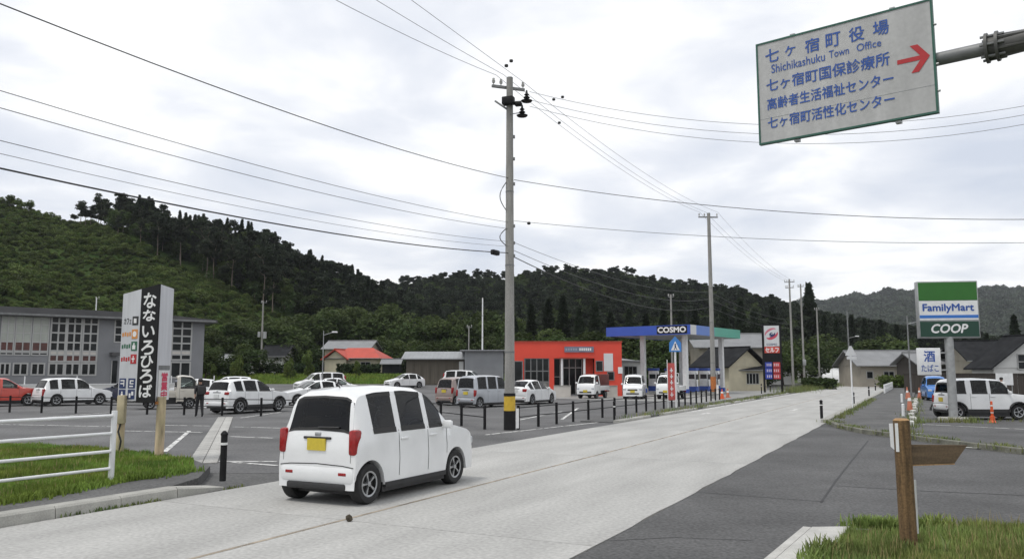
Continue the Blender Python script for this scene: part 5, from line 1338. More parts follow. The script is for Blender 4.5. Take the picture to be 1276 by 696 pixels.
# ---- red shop
rx0, rx1, RDp = At(631, 463, 66).x, At(775, 463, 66).x, 66.0
shp = frame_at('red_shop', 'flat-roofed orange-red shop behind the light trucks', 'shop', Vector((rx0, RDp, 0)), Vector((1, 0, 0)))
def qx(px): return At(px, 463, RDp).x - rx0
def qz(py): return At(700, py, RDp).z
WRs = rx1 - rx0; hR = qz(426)
fas = qz(446)
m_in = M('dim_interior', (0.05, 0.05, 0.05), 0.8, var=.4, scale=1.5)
MB().bx(0, WRs, 0.0, 8, fas, hR).build('fascia', m_redwall, shp)
MB().bx(-.06, WRs + .06, -.06, 8.06, hR, hR + .08).build('parapet_cap', m_redroof, shp)
for a, b in ((631, 653), (684.5, 690.5), (741, 775)): MB().bx(qx(a) if a > 631 else 0, qx(b) if b < 775 else WRs, 0.004, .4, 0, fas).build('wall', m_redwall, shp)
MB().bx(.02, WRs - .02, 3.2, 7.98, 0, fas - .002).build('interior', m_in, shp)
MB().bx(qx(729.5), qx(741), 1.2, 3.2, 0, fas).build('wall', m_redwall, shp)
MB().bx(.01, WRs - .01, .41, 3.19, .0, .05).build('floor_slab', m_corr, shp)
window(shp, qx(654), qx(684), .35, fas - .02, 4, [0, .30, .62, 1], .10, [m_paneb2, m_pane, m_pane], fw=.07, frame=m_dkgalv)
window(shp, qx(641), qx(651), .9, fas - .25, 1, 1, -.002, m_pane, fw=.07, frame=m_dkgalv)
window(shp, qx(691), qx(699), .05, fas - .02, 1, 2, 1.3, m_pane, fw=.07)
window(shp, qx(703), qx(727), .05, fas - .02, 3, [0, .75, 1], 1.6, m_pane, fw=.07, name='entrance_door')
for a in (700.2, 728): MB().cyl((qx(a), -.1, 0), (qx(a), -.1, fas), .10, n=12).build('column', m_white, shp, 40)
MB().bx(qx(697), qx(733), -.35, 0, fas - .02, fas + .10).build('porch_edge', m_redroof, shp)
sg = MB().bx(qx(703.5), qx(740), -.10, -.004, qz(438.5), qz(431.5)).build('sign_board', M('shop_sign_slate', (0.16, 0.18, 0.24), .5, var=.15, scale=2), shp)
g_ = MB()
for i in range(6): g_.bx(qx(722) + i * .17, qx(722) + i * .17 + .12, -.106, -.102, qz(436.6), qz(433.4))
g_.build('blurred_lettering', T_WHITE, sg)
g_ = MB()
for i in range(5): g_.bx(qx(705) + i * .2, qx(705) + i * .2 + .12, -.106, -.102, qz(436.2), qz(433.8))
g_.build('blurred_lettering', M('print_slate_light', (.3, .32, .38), .5), sg)
window(shp, qx(742.8), qx(751), qz(462), qz(449.5), 1, 1, .0, m_pane, frame=m_dkgalv, fw=.06)
MB().bx(qx(752.5), qx(764), -.03, .0, qz(462), qz(440)).build('white_poster', m_signw, shp)
window(shp, qx(757), qx(765), qz(473), qz(463), 1, 1, .0, m_pane, frame=m_dkgalv, fw=.06)
MB().bx(qx(770), qx(775.5), -.12, -.05, qz(465), qz(457)).build('hanging_sign', m_white, shp)
for i, (a, b, lb) in enumerate(((690, 711, 'pale low concrete wall left of the light truck at the red shop'), (756, 769, 'pale low concrete wall between the light truck and the box van'))):
    p = At(a, 463, 63.5); q = At(b, 463, 63.5)
    o = thing('low_concrete_wall', lb, 'wall', (p.x, p.y, 0)); MB().rbox(((q.x - p.x) / 2, 0, .4), (q.x - p.x, .22, .9), .03).build('wall_body', m_ivory, o); MB().bx(-.02, q.x - p.x + .02, -.14, .14, .85, .9).build('coping', m_kerb, o)

# ---- sheds and houses behind the car park
def shed(label, px0, px1, ptop, D, depth, wall, roof, wallh, z0, slope=.5, boards=True, name='shed', cat='shed'):
    p = At(px0, 463, D); q = At(px1, 463, D); W = q.x - p.x; zt = At(px0, ptop, D).z - z0
    t = thing(name, label, cat, (p.x, p.y, z0))
    MB().bx(0, W, 0, depth, -.6, wallh).build('wall', wall, t)
    MB().slab([(0, 0), (1, 0), (1, 1), (0, 1)], 0, 0)
    r = MB(); r.add([(-.5, -.6, wallh + .01), (W + .5, -.6, wallh + .01), (W + .5, depth * .5, zt), (-.5, depth * .5, zt), (W + .5, depth + .6, wallh + .01), (-.5, depth + .6, wallh + .01),
                     (-.5, -.6, wallh - .10), (W + .5, -.6, wallh - .10), (W + .5, depth + .6, wallh - .1), (-.5, depth + .6, wallh - .1)],
                    [(0, 1, 2, 3), (3, 2, 4, 5), (6, 7, 1, 0), (7, 8, 4, 2, 1), (9, 6, 0, 3, 5), (8, 9, 5, 4), (6, 9, 8, 7)]); r.build('roof', roof, t)
    n = int((W + 1) / .45); rb = MB()
    for i in range(n): x = -.5 + (W + 1) * (i + .5) / n; rb.add([(x - .03, -.6, wallh + .015), (x + .03, -.6, wallh + .015), (x + .03, depth * .5, zt + .03), (x - .03, depth * .5, zt + .03), (x - .03, -.6, wallh + .05), (x + .03, -.6, wallh + .05)], [(0, 1, 5, 4), (4, 5, 2, 3)])
    rb.build('roof_ribs', roof, t, kind='stuff')
    if boards:
        nb = int(W / .9); bm_ = MB().bx(0, .9 - .06, -.03, -.002, .1, wallh - .12).mesh('board', wall)
        for i in range(nb): put('board', bm_, t, loc=(i * W / nb + .03, 0, 0))
    return t
s1 = shed('long brown boarded shed with grey metal roof behind the people carrier', 506, 578, 437, 92, 5.5, m_shed, m_corr, 3.0, .45)
MB().bx(At(572, 463, 92).x - s1.location.x, At(577.5, 463, 92).x - s1.location.x, -.05, -.031, .1, 2.7).build('white_door', m_wallw, s1)
s2 = shed('grey corrugated shed end beside the boarded shed', 579, 627, 438, 91, 6, m_corr, m_corr, 4.0, .40, boards=False)
n = 26; W2 = At(627, 463, 91).x - At(579, 463, 91).x
rb = MB()
for i in range(n): x = W2 * (i + .5) / n; rb.bx(x - .04, x + .04, -.03, -.002, 0, 3.9)
rb.build('wall_ribs', m_corr, s2, kind='stuff')

def house(label, p, rz, W, Dp, wallh, ridge, wall, roof, z0, over=.6, hip=0.0, wins=(), gable=None, name='house', cat='house', trim=None, along='x'):
    """pitched roof, ridge along local x; hip shortens the ridge"""
    t = thing(name, label, cat, (p.x, p.y, z0), rz)
    MB().bx(0, W, 0, Dp, -.8, wallh).build('wall', wall, t)
    if hip == 0:
        for x in (0.0, W): MB().add([(x - .06, 0, wallh), (x - .06, Dp, wallh), (x - .06, Dp / 2, ridge - .12), (x + .06, 0, wallh), (x + .06, Dp, wallh), (x + .06, Dp / 2, ridge - .12)], [(0, 1, 2), (3, 5, 4), (0, 3, 4, 1), (1, 4, 5, 2), (2, 5, 3, 0)]).build('gable', gable or wall, t)
    o = over; th = .14
    base = [(-o, -o, wallh - .12), (W + o, -o, wallh - .12), (W + o, Dp + o, wallh - .12), (-o, Dp + o, wallh - .12)]
    if hip:
        h0, h1 = hip, W - hip
        MB().add(base + [(h0, Dp / 2, ridge), (h1, Dp / 2, ridge)], [(0, 1, 5, 4), (2, 3, 4, 5), (1, 2, 5), (3, 0, 4), (3, 2, 1, 0)]).build('roof', roof, t)
    else:
        for sgn in (0, 1):
            y0 = -o if sgn == 0 else Dp + o
            a = [(-o, y0, wallh - .15), (W + o, y0, wallh - .15), (W + o, Dp / 2, ridge), (-o, Dp / 2, ridge)]
            b = [(x, y, z + th) for x, y, z in a]
            MB().add(a + b, [(3, 2, 1, 0), (4, 5, 6, 7), (0, 1, 5, 4), (1, 2, 6, 5), (2, 3, 7, 6), (3, 0, 4, 7)]).build('roof', roof, t)
        MB().bx(-o, W + o, Dp / 2 - .12, Dp / 2 + .12, ridge + th - .02, ridge + th + .10).build('ridge_cap', roof, t)
    MB().cyl((-o, -o - .05, wallh - .1), (W + o, -o - .05, wallh - .1), .06, n=6).build('gutter', trim or m_dkgalv, t)
    for (x0, x1, z0_, z1_, c, r) in wins: window(t, x0, x1, z0_, z1_, c, r, 0, m_pane, fw=.07)
    return t
hp = lambda px, D: At(px, 463, D).xy.to_3d()
house('cream cottage with bright red roof behind the car park', hp(411, 116), R(-8), 7.0, 6, 2.6, 4.1, m_cream, m_redroof, 1.35, .7, hip=1.6, wins=((1.2, 2.6, .9, 2.0, 2, 1), (4.6, 6.0, .7, 2.0, 2, 1)))
house('grey-walled house rising behind the red-roofed cottage', hp(404, 126), R(-6), 7.0, 6, 4.2, 5.4, m_beige, m_tilelt, 1.35, .5, wins=((1.0, 2.2, 3.0, 3.8, 2, 1), (3.8, 5.0, 3.0, 3.8, 2, 1)))
house('small gable porch with red roof facing the car park', hp(431, 115), R(78), 2.6, 3.2, 2.4, 3.7, m_cream, m_redroof, 1.35, .5)
house('small white house under the dark trees left of the pale pole', hp(328, 125), R(-10), 3.2, 4, 3.0, 4.6, m_wallw, m_tiledk, 1.35, .8, wins=((.9, 1.9, 1.0, 2.0, 2, 1),))
house('low long white shed half hidden by bushes beside the school', hp(268, 118), R(-4), 4.4, 4, 2.4, 3.1, m_wallw, m_tilelt, 1.3, .4, wins=((.6, 1.8, .9, 1.8, 2, 1), (2.6, 3.8, .9, 1.8, 2, 1)))
house('small dark roadside shelter right of the red-roofed cottage', hp(476, 112), R(0), 2.4, 2.4, 2.0, 2.5, m_tiledk, m_tilelt, 1.1, .3)

# ---- filling station
CC = At(861, 463, 67).xy.to_3d()
a1 = math.atan2(RD.y, RD.x)
CA = R(53.5); CD = Vector((math.cos(CA), math.sin(CA), 0)); CN = Vector((-CD.y, CD.x, 0))
st = thing('filling_station_canopy', 'blue-edged filling station canopy with white lettering and columns', 'canopy', CC, CA)
# local x along the road (11.5 m), local +y away from the road (8 m)
zc0, zc1 = At(861, 416, 67).z, At(861, 404, 67).z
LX, LY = 11.4, 8.0
m_cb = M('canopy_blue', (0.03, 0.085, 0.42), 0.4, var=.06, scale=1); m_cm = M('canopy_pale_blue', (0.11, 0.21, 0.55), 0.4, var=.06, scale=1); m_cg = M('canopy_green', (0.08, 0.36, 0.27), 0.4, var=.06, scale=1); m_cs = M('canopy_soffit', (0.50, 0.51, 0.52), .6, var=.08, scale=.6)
MB().bx(.12, LX - .12, .12, LY - .12, zc0 + .04, zc1 - .05).build('soffit', m_cs, st)
MB().bx(0, .12, .0, LY, zc0, zc1).build('end_fascia', m_cb, st)
for i, (xa, xb2, m_) in enumerate(((.12, 1.3, m_signw), (1.3, 5.2, m_cm), (5.2, LX, m_cg))): MB().bx(xa, xb2, .0, .12, zc0, zc1).build('side_fascia', m_, st)
MB().bx(LX - .12, LX, .12, LY, zc0, zc1).build('end_fascia', m_cg, st); MB().bx(.12, LX - .12, LY - .12, LY, zc0, zc1).build('side_fascia', m_cb, st)
# lettering on the end that faces us: local frame facing -x
ef = put('lettering_panel', None, st, (0, LY, 0), R(-90))
lettering('lettering', 'COSMO', LY * .635, LY * .955, zc0 + .20, zc1 - .16, -.03, T_WHITE, ef, .05)
MB().bx(LY * .62, LY * .97, -.012, -.002, zc0 + .08, zc1 - .06).build('letter_panel', m_blackp, ef)
for (x, y) in ((1.6, 1.2), (1.6, 5.2), (9.6, 1.2), (9.6, 5.2)):
    MB().bx(x - .19, x + .19, y - .19, y + .19, 0, zc0 + .05).build('column', m_white, st); MB().bx(x - .22, x + .22, y - .22, y + .22, 0, .5).build('column_base', m_cb, st)
MB().bx(1.0, 10.2, .8, 1.6, .0, .15).build('pump_island', m_kerb, st); MB().bx(1.0, 10.2, 4.8, 5.6, 0, .15).build('pump_island', m_kerb, st)
m_pb = M('pump_blue', (.04, .09, .35), .45, var=.08, scale=3); m_scr = M('pump_screen', (.03, .035, .04), .2, var=.2, scale=6)
for i, (x, y) in enumerate(((3.0, 1.2), (5.6, 1.2), (7.8, 1.2), (3.6, 5.2), (7.0, 5.2))):
    pw = CD * x + CN * y
    g = thing('fuel_pump', ('nearest fuel pump on the roadside island', 'middle fuel pump on the roadside island', 'far fuel pump on the roadside island', 'near fuel pump on the back island', 'far fuel pump on the back island')[i], 'fuel pump', CC + pw + Vector((0, 0, .15)), CA, 'fuel pumps')
    MB().rbox((0, 0, .95), (.5, .85, 1.9), .04).build('cabinet', m_white, g, 40); MB().bx(-.27, .27, -.44, .44, .1, .55).build('skirt', m_pb, g); MB().rbox((0, 0, 2.02), (.55, .95, .22), .04).build('top_sign', m_pb, g, 40)
    MB().bx(-.262, -.25, -.3, .3, 1.2, 1.6).build('screen', m_scr, g); MB().bx(-.30, .30, -.435, -.428, 1.15, 1.6).build('screen', m_scr, g)
    for s in (-1, 1):
        pts = [(-.2, s * .43, 1.75), (-.42, s * .5, 1.3), (-.45, s * .5, .6), (-.32, s * .47, .5), (-.27, s * .44, 1.0)]
        MB().tube(pts, .025, 6).build('hose', m_rubber, g, 60)
KB = CC + CD * 3.2 + CN * 10.2
house('flat pale kiosk of the filling station behind the pumps', KB, CA, 7.5, 5, 3.1, 3.5, m_wallw, m_tilelt, 0, .3, hip=2.0, wins=((.6, 3.0, .8, 2.5, 3, 1), (4.0, 6.6, .8, 2.5, 3, 1)), name='kiosk', cat='building')
house('two-storey grey house behind the filling station', hp(872, 100), a1 - R(62), 8.2, 7, 5.0, 6.7, m_beige, m_tilelt, 0, .9, wins=((1.0, 2.6, 3.2, 4.4, 2, 1), (4.6, 6.4, 3.2, 4.4, 2, 1)))
house('beige gabled house beside the price sign', hp(951, 86), R(122), 4.6, 5.2, 2.5, 4.4, m_cream, m_tiledk, 0, .6, wins=((.5, 1.7, .8, 2.1, 2, 1),), gable=m_cream)
house('low beige annex with barred windows left of the price sign', hp(912, 84.5), R(6), 3.7, 3.5, 2.2, 2.7, m_cream, m_tiledk, 0, .45, wins=((1.5, 2.9, .7, 1.8, 4, 1),), name='annex', cat='building')

# price sign
pp = G(962, 479.5); Dq = 78.0; pp = At(963, 463, Dq).xy.to_3d()
pr = thing('price_sign', 'tall black framed fuel price sign with red and blue panels', 'sign', pp, R(-14))
def rz_(py): return At(963, py, Dq).z
hwp = 10.3 * Dq / 1000
for s in (-1, 1): MB().bx(s * hwp - .10, s * hwp + .10, -.1, .1, -.1, rz_(405)).build('frame_post', m_black, pr)
MB().bx(-hwp + .09, hwp - .09, -.08, .08, rz_(431), rz_(405.5)).build('logo_panel', m_signw, pr)
MB().bx(-hwp, hwp, -.09, .09, rz_(405), rz_(403.6)).build('frame_top', m_black, pr)
zc_ = (rz_(405.5) + rz_(426)) / 2; rr = (rz_(405.5) - rz_(427)) / 2
lg = MB()
def arc(r0, r1, a0, a1_, y, mt, nm, sx_=1.0, rot=-.5):
    b = MB(); vs = []; n = 16
    for i in range(n + 1):
        a = a0 + (a1_ - a0) * i / n; tp = math.sin(math.pi * i / n)
        for r_ in (r0 + (r1 - r0) * (.5 - .5 * tp), r0 + (r1 - r0) * (.5 + .5 * tp)):
            x, z = r_ * math.cos(a) * sx_, r_ * math.sin(a) * .62; vs.append((x * math.cos(rot) - z * math.sin(rot), y, zc_ + x * math.sin(rot) + z * math.cos(rot)))
    b.add(vs, [(2 * i, 2 * i + 1, 2 * i + 3, 2 * i + 2) for i in range(n)]).build(nm, mt, pr)
lrot = .55
arc(rr * .50, rr * 1.0, R(185), R(345), -.083, M('logo_crimson', (.50, .06, .10), .4), 'logo_swoosh', .95, lrot)
arc(rr * .62, rr * 1.02, R(20), R(160), -.0835, M('logo_rose', (.55, .17, .22), .4), 'logo_swoosh', .95, lrot)
arc(rr * .25, rr * .58, R(200), R(350), -.084, T_NAVY, 'logo_swoosh', .95, lrot)
arc(rr * .05, rr * .30, R(0), R(350), -.0845, T_NAVY, 'logo_star', .95, lrot)
lettering('lettering', 'COSMO', -hwp * .6, hwp * .6, rz_(430), rz_(427.6), -.084, T_NAVY, pr, .03)
MB().bx(-hwp + .09, hwp - .09, -.08, .08, rz_(439.5), rz_(431.6)).build('red_panel', M('panel_red', (.56, .06, .04), .4), pr)
lettering('lettering', 'セルフ', -hwp * .75, hwp * .75, rz_(438.6), rz_(432.8), -.086, T_WHITE, pr, .04)
for s, mt, nm in ((-1, M('panel_blue', (.03, .06, .40), .4), 'blue'), (1, M('panel_price_red', (.50, .04, .05), .4), 'red')):
    for i in range(3):
        za, zb2_ = rz_(451 + i * 7.2), rz_(457.3 + i * 7.2)
        MB().bx(min(s * .06, s * (hwp - .1)), max(s * .06, s * (hwp - .1)), -.07, .07, zb2_, za).build(nm + '_price_panel', mt, pr)
        g_ = MB()
        for q in range(3):
            x = s * .13 + (s * (q + .2)) * .17
            g_.bx(x - .04, x + .04, -.076, -.072, zb2_ + .12, za - .12)
        g_.build('blurred_digits', M('price_print', (.62, .55, .58), .5), pr)

MB().bx(-hwp + .1, hwp - .1, -.06, .06, rz_(472.5), rz_(439.6)).build('back_board', m_black, pr)
# ---- right hand houses
house('long single-storey grey house with pale roof behind the lamp pole', hp(1072, 106), R(-3), 17.0, 8, 2.8, 4.7, m_beige, m_tilelt, 0, .7, wins=((3.0, 4.3, 1.1, 2.0, 2, 1), (5.4, 6.8, 1.1, 2.0, 2, 1), (.8, 1.6, 1.1, 2.0, 1, 1)))
house('grey-roofed house behind the small sign panel of the shop', hp(1146, 94), R(-2), 8.0, 6, 2.9, 4.1, m_wooddk, m_tilelt, 0, .6, wins=((5.6, 6.8, 1.5, 2.4, 2, 1),))
house('dark-roofed house with grey lower roof right of the shop sign', hp(1212, 88), R(-6), 4.6, 7, 3.2, 5.3, m_beige, m_tiledk, 0, .9, wins=((3.6, 4.6, 1.7, 2.6, 2, 1),))
wg = house('white gabled house cut off by the right edge of the picture', hp(1334, 72), R(92), 3.2, 7.0, 2.3, 5.1, m_wallw, m_tiledk, 0, .5)
wgw = put('gable_window', None, wg, (0, 7.0, 0), R(-90)); window(wgw, 2.2, 2.9, 2.2, 3.5, 1, 2, -.07, m_pane, fw=.07)
p = hp(1126, 74); q = hp(1300, 64)
dfe = frame_at('dark_board_fence', 'dark brown board fence behind the boxy white car', 'fence', p, (q - p).normalized())
L_ = (q - p).length; nb = 24; bm_ = MB().bx(0, L_ / nb - .02, -.02, .02, 0, 1.75).mesh('board', m_wooddk)
for i in range(nb): put('board', bm_, dfe, loc=(i * L_ / nb, random.uniform(-.008, .008), 0))
MB().bx(0, L_, .021, .08, 1.4, 1.5).build('rail', m_wooddk, dfe); MB().bx(-.05, L_ + .05, -.07, .09, 1.751, 1.84).build('cap', m_wooddk, dfe)
nb_ = thing('notice_board', 'white notice board in front of the dark board fence', 'board', hp(1251, 62), R(-5))
MB().bx(-.62, .62, -.03, .03, .95, 1.85).build('panel', m_white, nb_)
for s in (-.55, .55): MB().cyl((s, .06, 0), (s, .06, 1.8), .03, n=6).build('leg', m_galv, nb_)
# far end of the road
house('pale house at the far end of the road behind the poles', hp(1002, 150), R(-8), 7, 6, 3.0, 4.6, m_wallw, m_tilelt, 0, .6, wins=((1.0, 2.2, 1.0, 2.1, 2, 1),))
gh = thing('greenhouse', 'white tunnel greenhouse at the far end of the road', 'greenhouse', hp(1024, 138), R(-20))
vs = []; fs = []
for i in range(2):
    for k in range(11): a = math.pi * k / 10; vs.append((i * 8.0, 2.4 * math.cos(a), 2.6 * math.sin(a)))
for k in range(10): fs.append((k, k + 1, k + 12, k + 11))
fs += [tuple(range(11)), tuple(range(21, 10, -1))]
MB().add(vs, fs).build('cover', m_white, gh, 40)
for i in range(6): MB().tube([(i * 1.6, 2.42 * math.cos(math.pi * k / 10), 2.62 * math.sin(math.pi * k / 10)) for k in range(11)], .03, 5).build('hoop', m_galv, gh)
house('dark barn roof at the far left of the road end', hp(940, 128), R(4), 6, 6, 2.6, 4.2, m_wallw, m_tilelt, 0, .6)
# ================================================================== VEGETATION
def leafmat(name, col, rand=.3, var=.35, scale=.5, hue=.025): return M(name, col, 0.75, var=var, scale=scale, rand=rand, hue=hue, spec=.2, leaf=.35)
m_bark = M('bark', (0.075, 0.055, 0.042), 0.95, var=.3, scale=2, stretch=(3, 3, .6))
m_barkp = M('pale_bark', (0.16, 0.13, 0.105), 0.95, var=.3, scale=2, stretch=(3, 3, .6))
m_conif = leafmat('conifer_needles', (0.029, 0.041, 0.024)); m_pine = leafmat('pine_needles', (0.032, 0.043, 0.026)); m_broad = leafmat('broad_leaves', (0.054, 0.082, 0.027))
m_broadl = leafmat('light_broad_leaves', (0.105, 0.145, 0.040)); m_shrub = leafmat('slope_shrub_leaves', (0.084, 0.122, 0.035), rand=.45, hue=.035); m_hedge = leafmat('dark_hedge_leaves', (0.035, 0.055, 0.022))
m_farl = leafmat('far_foliage', (0.050, 0.066, 0.042), rand=.35)

def cards(cen, size, up=.5, aspect=1.5):
    """leaf cards: bent quads with random lay, more of them facing up"""
    n = len(cen); nrm = rng.normal(size=(n, 3)); nrm[:, 2] = np.abs(nrm[:, 2]) + up; nrm /= np.linalg.norm(nrm, axis=1, keepdims=True)
    r = rng.normal(size=(n, 3)); u = np.cross(nrm, r); u /= np.linalg.norm(u, axis=1, keepdims=True); w = np.cross(nrm, u)
    s = (np.asarray(size) * rng.uniform(.6, 1.35, n))[:, None]
    a = cen - u * s * aspect * .5; b = cen - w * s * .5; c = cen + u * s * aspect * .5 - nrm * s * .25; d = cen + w * s * .5
    V = np.stack([a, b, c, d], 1).reshape(-1, 3); Fq = np.arange(4 * n).reshape(-1, 4); return V, Fq
def ball(n, c, r, shell=.55):
    d = rng.normal(size=(n, 3)); d /= np.linalg.norm(d, axis=1, keepdims=True)
    rad = (shell + (1 - shell) * rng.random(n) ** .6)[:, None]; return np.asarray(c) + d * rad * np.asarray(r)
def crown_broad(h, w, n, leaf, k=11, low=.22):
    P = []
    for i in range(k):
        a = rng.uniform(0, 2 * math.pi); t = rng.uniform(0, 1); zz = h * (low + (.92 - low) * t); rr = w * (.50 * math.sin(math.pi * min(1, .25 + .75 * t * .95)) ** .7) * rng.uniform(.45, 1)
        cr_ = w * rng.uniform(.20, .30)
        P.append(ball(n // k, (rr * math.cos(a), rr * math.sin(a), zz), (cr_, cr_, cr_ * .75)))
    P.append(ball(n // 5, (0, 0, h * .62), (w * .30, w * .30, h * .28), .3))
    return np.concatenate(P)
def crown_conif(h, w, n, low=.12):
    t = rng.random(n) ** .75; z = h * (low + (1 - low) * t); a = rng.uniform(0, 2 * math.pi, n)
    tier = .72 + .28 * np.sin(t * 46 + 2 * np.sin(a * 3))
    r = w * .5 * (1 - t) ** .85 * tier * (0.35 + .65 * rng.random(n) ** .5) + .08
    return np.stack([r * np.cos(a), r * np.sin(a), z - r * .28], -1)
def crown_pine(h, w, n):
    P = []
    for i in range(9):
        a = rng.uniform(0, 2 * math.pi); t = rng.uniform(0, 1); z = h * (.42 + .52 * t); rr = w * .5 * (1 - .6 * t) * rng.uniform(.2, 1); c = w * rng.uniform(.15, .25)
        P.append(ball(n // 9, (rr * math.cos(a), rr * math.sin(a), z), (c * 1.2, c * 1.2, c * .55), .2))
    return np.concatenate(P)
def trunk_mb(h, r, bend=.3, limbs=4, start=.35, lw=2.0):
    mb = MB(); pts = [(bend * math.sin(k * .9) * k / 6, bend * .6 * math.sin(k * 1.3 + 1) * k / 6, h * k / 6) for k in range(7)]
    mb.tube(pts, [r * (1 - .82 * k / 6) for k in range(7)], 7)
    for i in range(limbs):
        z = h * (start + (.85 - start) * i / max(1, limbs - 1)); a = i * 2.4; k = min(5, int(z / h * 6)); p = Vector(pts[k]); p.z = z
        mb.tube([p, p + Vector((math.cos(a), math.sin(a), .45)) * lw * .5, p + Vector((math.cos(a), math.sin(a), .7)) * lw], [r * .4, r * .25, r * .08], 5)
    return mb
def variant(kind, i):
    if kind == 'conifer': h, w = 14, 5.0; V, Fq = cards(crown_conif(h, w, 2200), .48, .35, 2.0); m = m_conif; tb = trunk_mb(h * .97, .20, .1, 3, .3, .9)
    elif kind == 'pine': h, w = 13, 6.5; V, Fq = cards(crown_pine(h, w, 1900), .40, .6, 1.6); m = m_pine; tb = trunk_mb(h * .93, .20, .5, 7, .5, 2.1)
    elif kind == 'broad': h, w = 8, 8.0; V, Fq = cards(crown_broad(h, w, 2800, .5), .36, .6, 1.5); m = m_broad; tb = trunk_mb(h * .8, .24, .4, 6, .25, 2.3)
    else: h, w = 6, 4.6; V, Fq = cards(crown_broad(h, w, 1500, .4), .36, .6, 1.5); m = m_broadl; tb = trunk_mb(h * .85, .13, .4, 5, .25, 1.4)
    return fast_mesh('crown', V, Fq, m), tb.mesh('trunk', m_barkp if kind == 'pine' else m_bark, 60)
TV = {k: [variant(k, i) for i in range(n)] for k, n in (('conifer', 3), ('pine', 4), ('broad', 4), ('small', 3))}
def tree(kind, label, x, y, z, sc, group, name, sxy=1.0):
    cm, tm = random.choice(TV[kind]); t = thing(name, label, 'tree', (x, y, z - .15), random.uniform(0, 6.28), group); t.scale = (sc * sxy, sc * sxy, sc)
    put('crown', cm, t); put('trunk', tm, t); return t

# ---- instanced masses (woods, shrub slope): one object each
protos = bpy.data.collections.new('plant_kinds')
def proto(name, V, Fq, mat):
    me = fast_mesh(name, V, Fq, mat); o = bpy.data.objects.new(name, me); return o
def scatter(name, pts, scl, rot, objs, label, cat, zs=None):
    me = bpy.data.meshes.new(name); me.from_pydata([tuple(p) for p in pts], [], [])
    me.attributes.new('scl', 'FLOAT_VECTOR', 'POINT').data.foreach_set('vector', np.asarray(scl, np.float32).ravel())
    me.attributes.new('rot', 'FLOAT_VECTOR', 'POINT').data.foreach_set('vector', np.asarray(rot, np.float32).ravel())
    o = put(name, me, None, label=label, cat=cat, kind='stuff')
    col = bpy.data.collections.new(name + '_kinds')
    for q in dict.fromkeys(objs): col.objects.link(q)
    ng = bpy.data.node_groups.new(name + '_scatter', 'GeometryNodeTree')
    ng.interface.new_socket('Geometry', in_out='INPUT', socket_type='NodeSocketGeometry'); ng.interface.new_socket('Geometry', in_out='OUTPUT', socket_type='NodeSocketGeometry')
    N = ng.nodes; L = ng.links
    gi, go = N.new('NodeGroupInput'), N.new('NodeGroupOutput'); inst = N.new('GeometryNodeInstanceOnPoints'); ci = N.new('GeometryNodeCollectionInfo')
    ci.inputs['Collection'].default_value = col; ci.inputs['Separate Children'].default_value = True; ci.inputs['Reset Children'].default_value = True
    inst.inputs['Pick Instance'].default_value = True
    objs = list(dict.fromkeys(objs)); a1_ = N.new('GeometryNodeInputNamedAttribute'); a1_.data_type = 'FLOAT_VECTOR'; a1_.inputs['Name'].default_value = 'scl'
    a2_ = N.new('GeometryNodeInputNamedAttribute'); a2_.data_type = 'FLOAT_VECTOR'; a2_.inputs['Name'].default_value = 'rot'
    rv = N.new('FunctionNodeRandomValue'); rv.data_type = 'INT'; rv.inputs[4].default_value = 0; rv.inputs[5].default_value = len(objs) - 1
    e2r = N.new('FunctionNodeEulerToRotation'); L.new(a2_.outputs[0], e2r.inputs[0])
    L.new(gi.outputs[0], inst.inputs['Points']); L.new(ci.outputs[0], inst.inputs['Instance']); L.new(a1_.outputs[0], inst.inputs['Scale']); L.new(e2r.outputs[0], inst.inputs['Rotation']); L.new(rv.outputs[2], inst.inputs['Instance Index'])
    L.new(inst.outputs[0], go.inputs[0])
    o.modifiers.new('scatter', 'NODES').node_group = ng
    return o
def rots(n): r = np.zeros((n, 3)); r[:, 2] = rng.uniform(0, 6.28, n); r[:, :2] = rng.normal(0, .04, (n, 2)); return r
def scls(n, lo, hi): s = rng.uniform(lo, hi, n); q = np.stack([s * rng.uniform(.8, 1.15, n), s * rng.uniform(.8, 1.15, n), s], -1); return q

def proj(x, y, z):
    dz = z - CAM_H; f = y * CS + dz * SN; up = -y * SN + dz * CS
    return 638 + F_PX * x / f, 348 - F_PX * up / f
def wood_edge(py): return 78 + (py - 262) * 2.02          # where the wood stops and the cut slope begins, left hill

# left hill: ridge trees and the wood's edge singly, the rest as one wood
N0 = 9000
X = rng.uniform(-300, 30, N0); Y = rng.uniform(95, 262, N0); Z = HL(X, Y)
px, py = proj(X, Y, Z)
ok = (Z > 1.0) & (px > -60) & (px < 640)
X, Y, Z, px, py = (a[ok] for a in (X, Y, Z, px, py))
edge = px - wood_edge(py)
order = np.argsort(np.abs(edge))
taken = []
def far_enough(x, y, d):
    for a, b in taken:
        if (a - x) ** 2 + (b - y) ** 2 < d * d: return False
    return True
cnt = 0
for i in order:
    if cnt >= 95: break
    if 0 < edge[i] < 34 and Y[i] < 235 and py[i] < 398 and far_enough(X[i], Y[i], 4.2):
        taken.append((X[i], Y[i])); cnt += 1
        big = .55 if px[i] < 150 else (.72 if px[i] < 220 else .95)
        tree('pine', 'bare-trunked pine at the edge of the wood on the near hill', X[i], Y[i], Z[i], big * random.uniform(.8, 1.15), 'pines along the edge of the wood', 'pine_tree', .8)
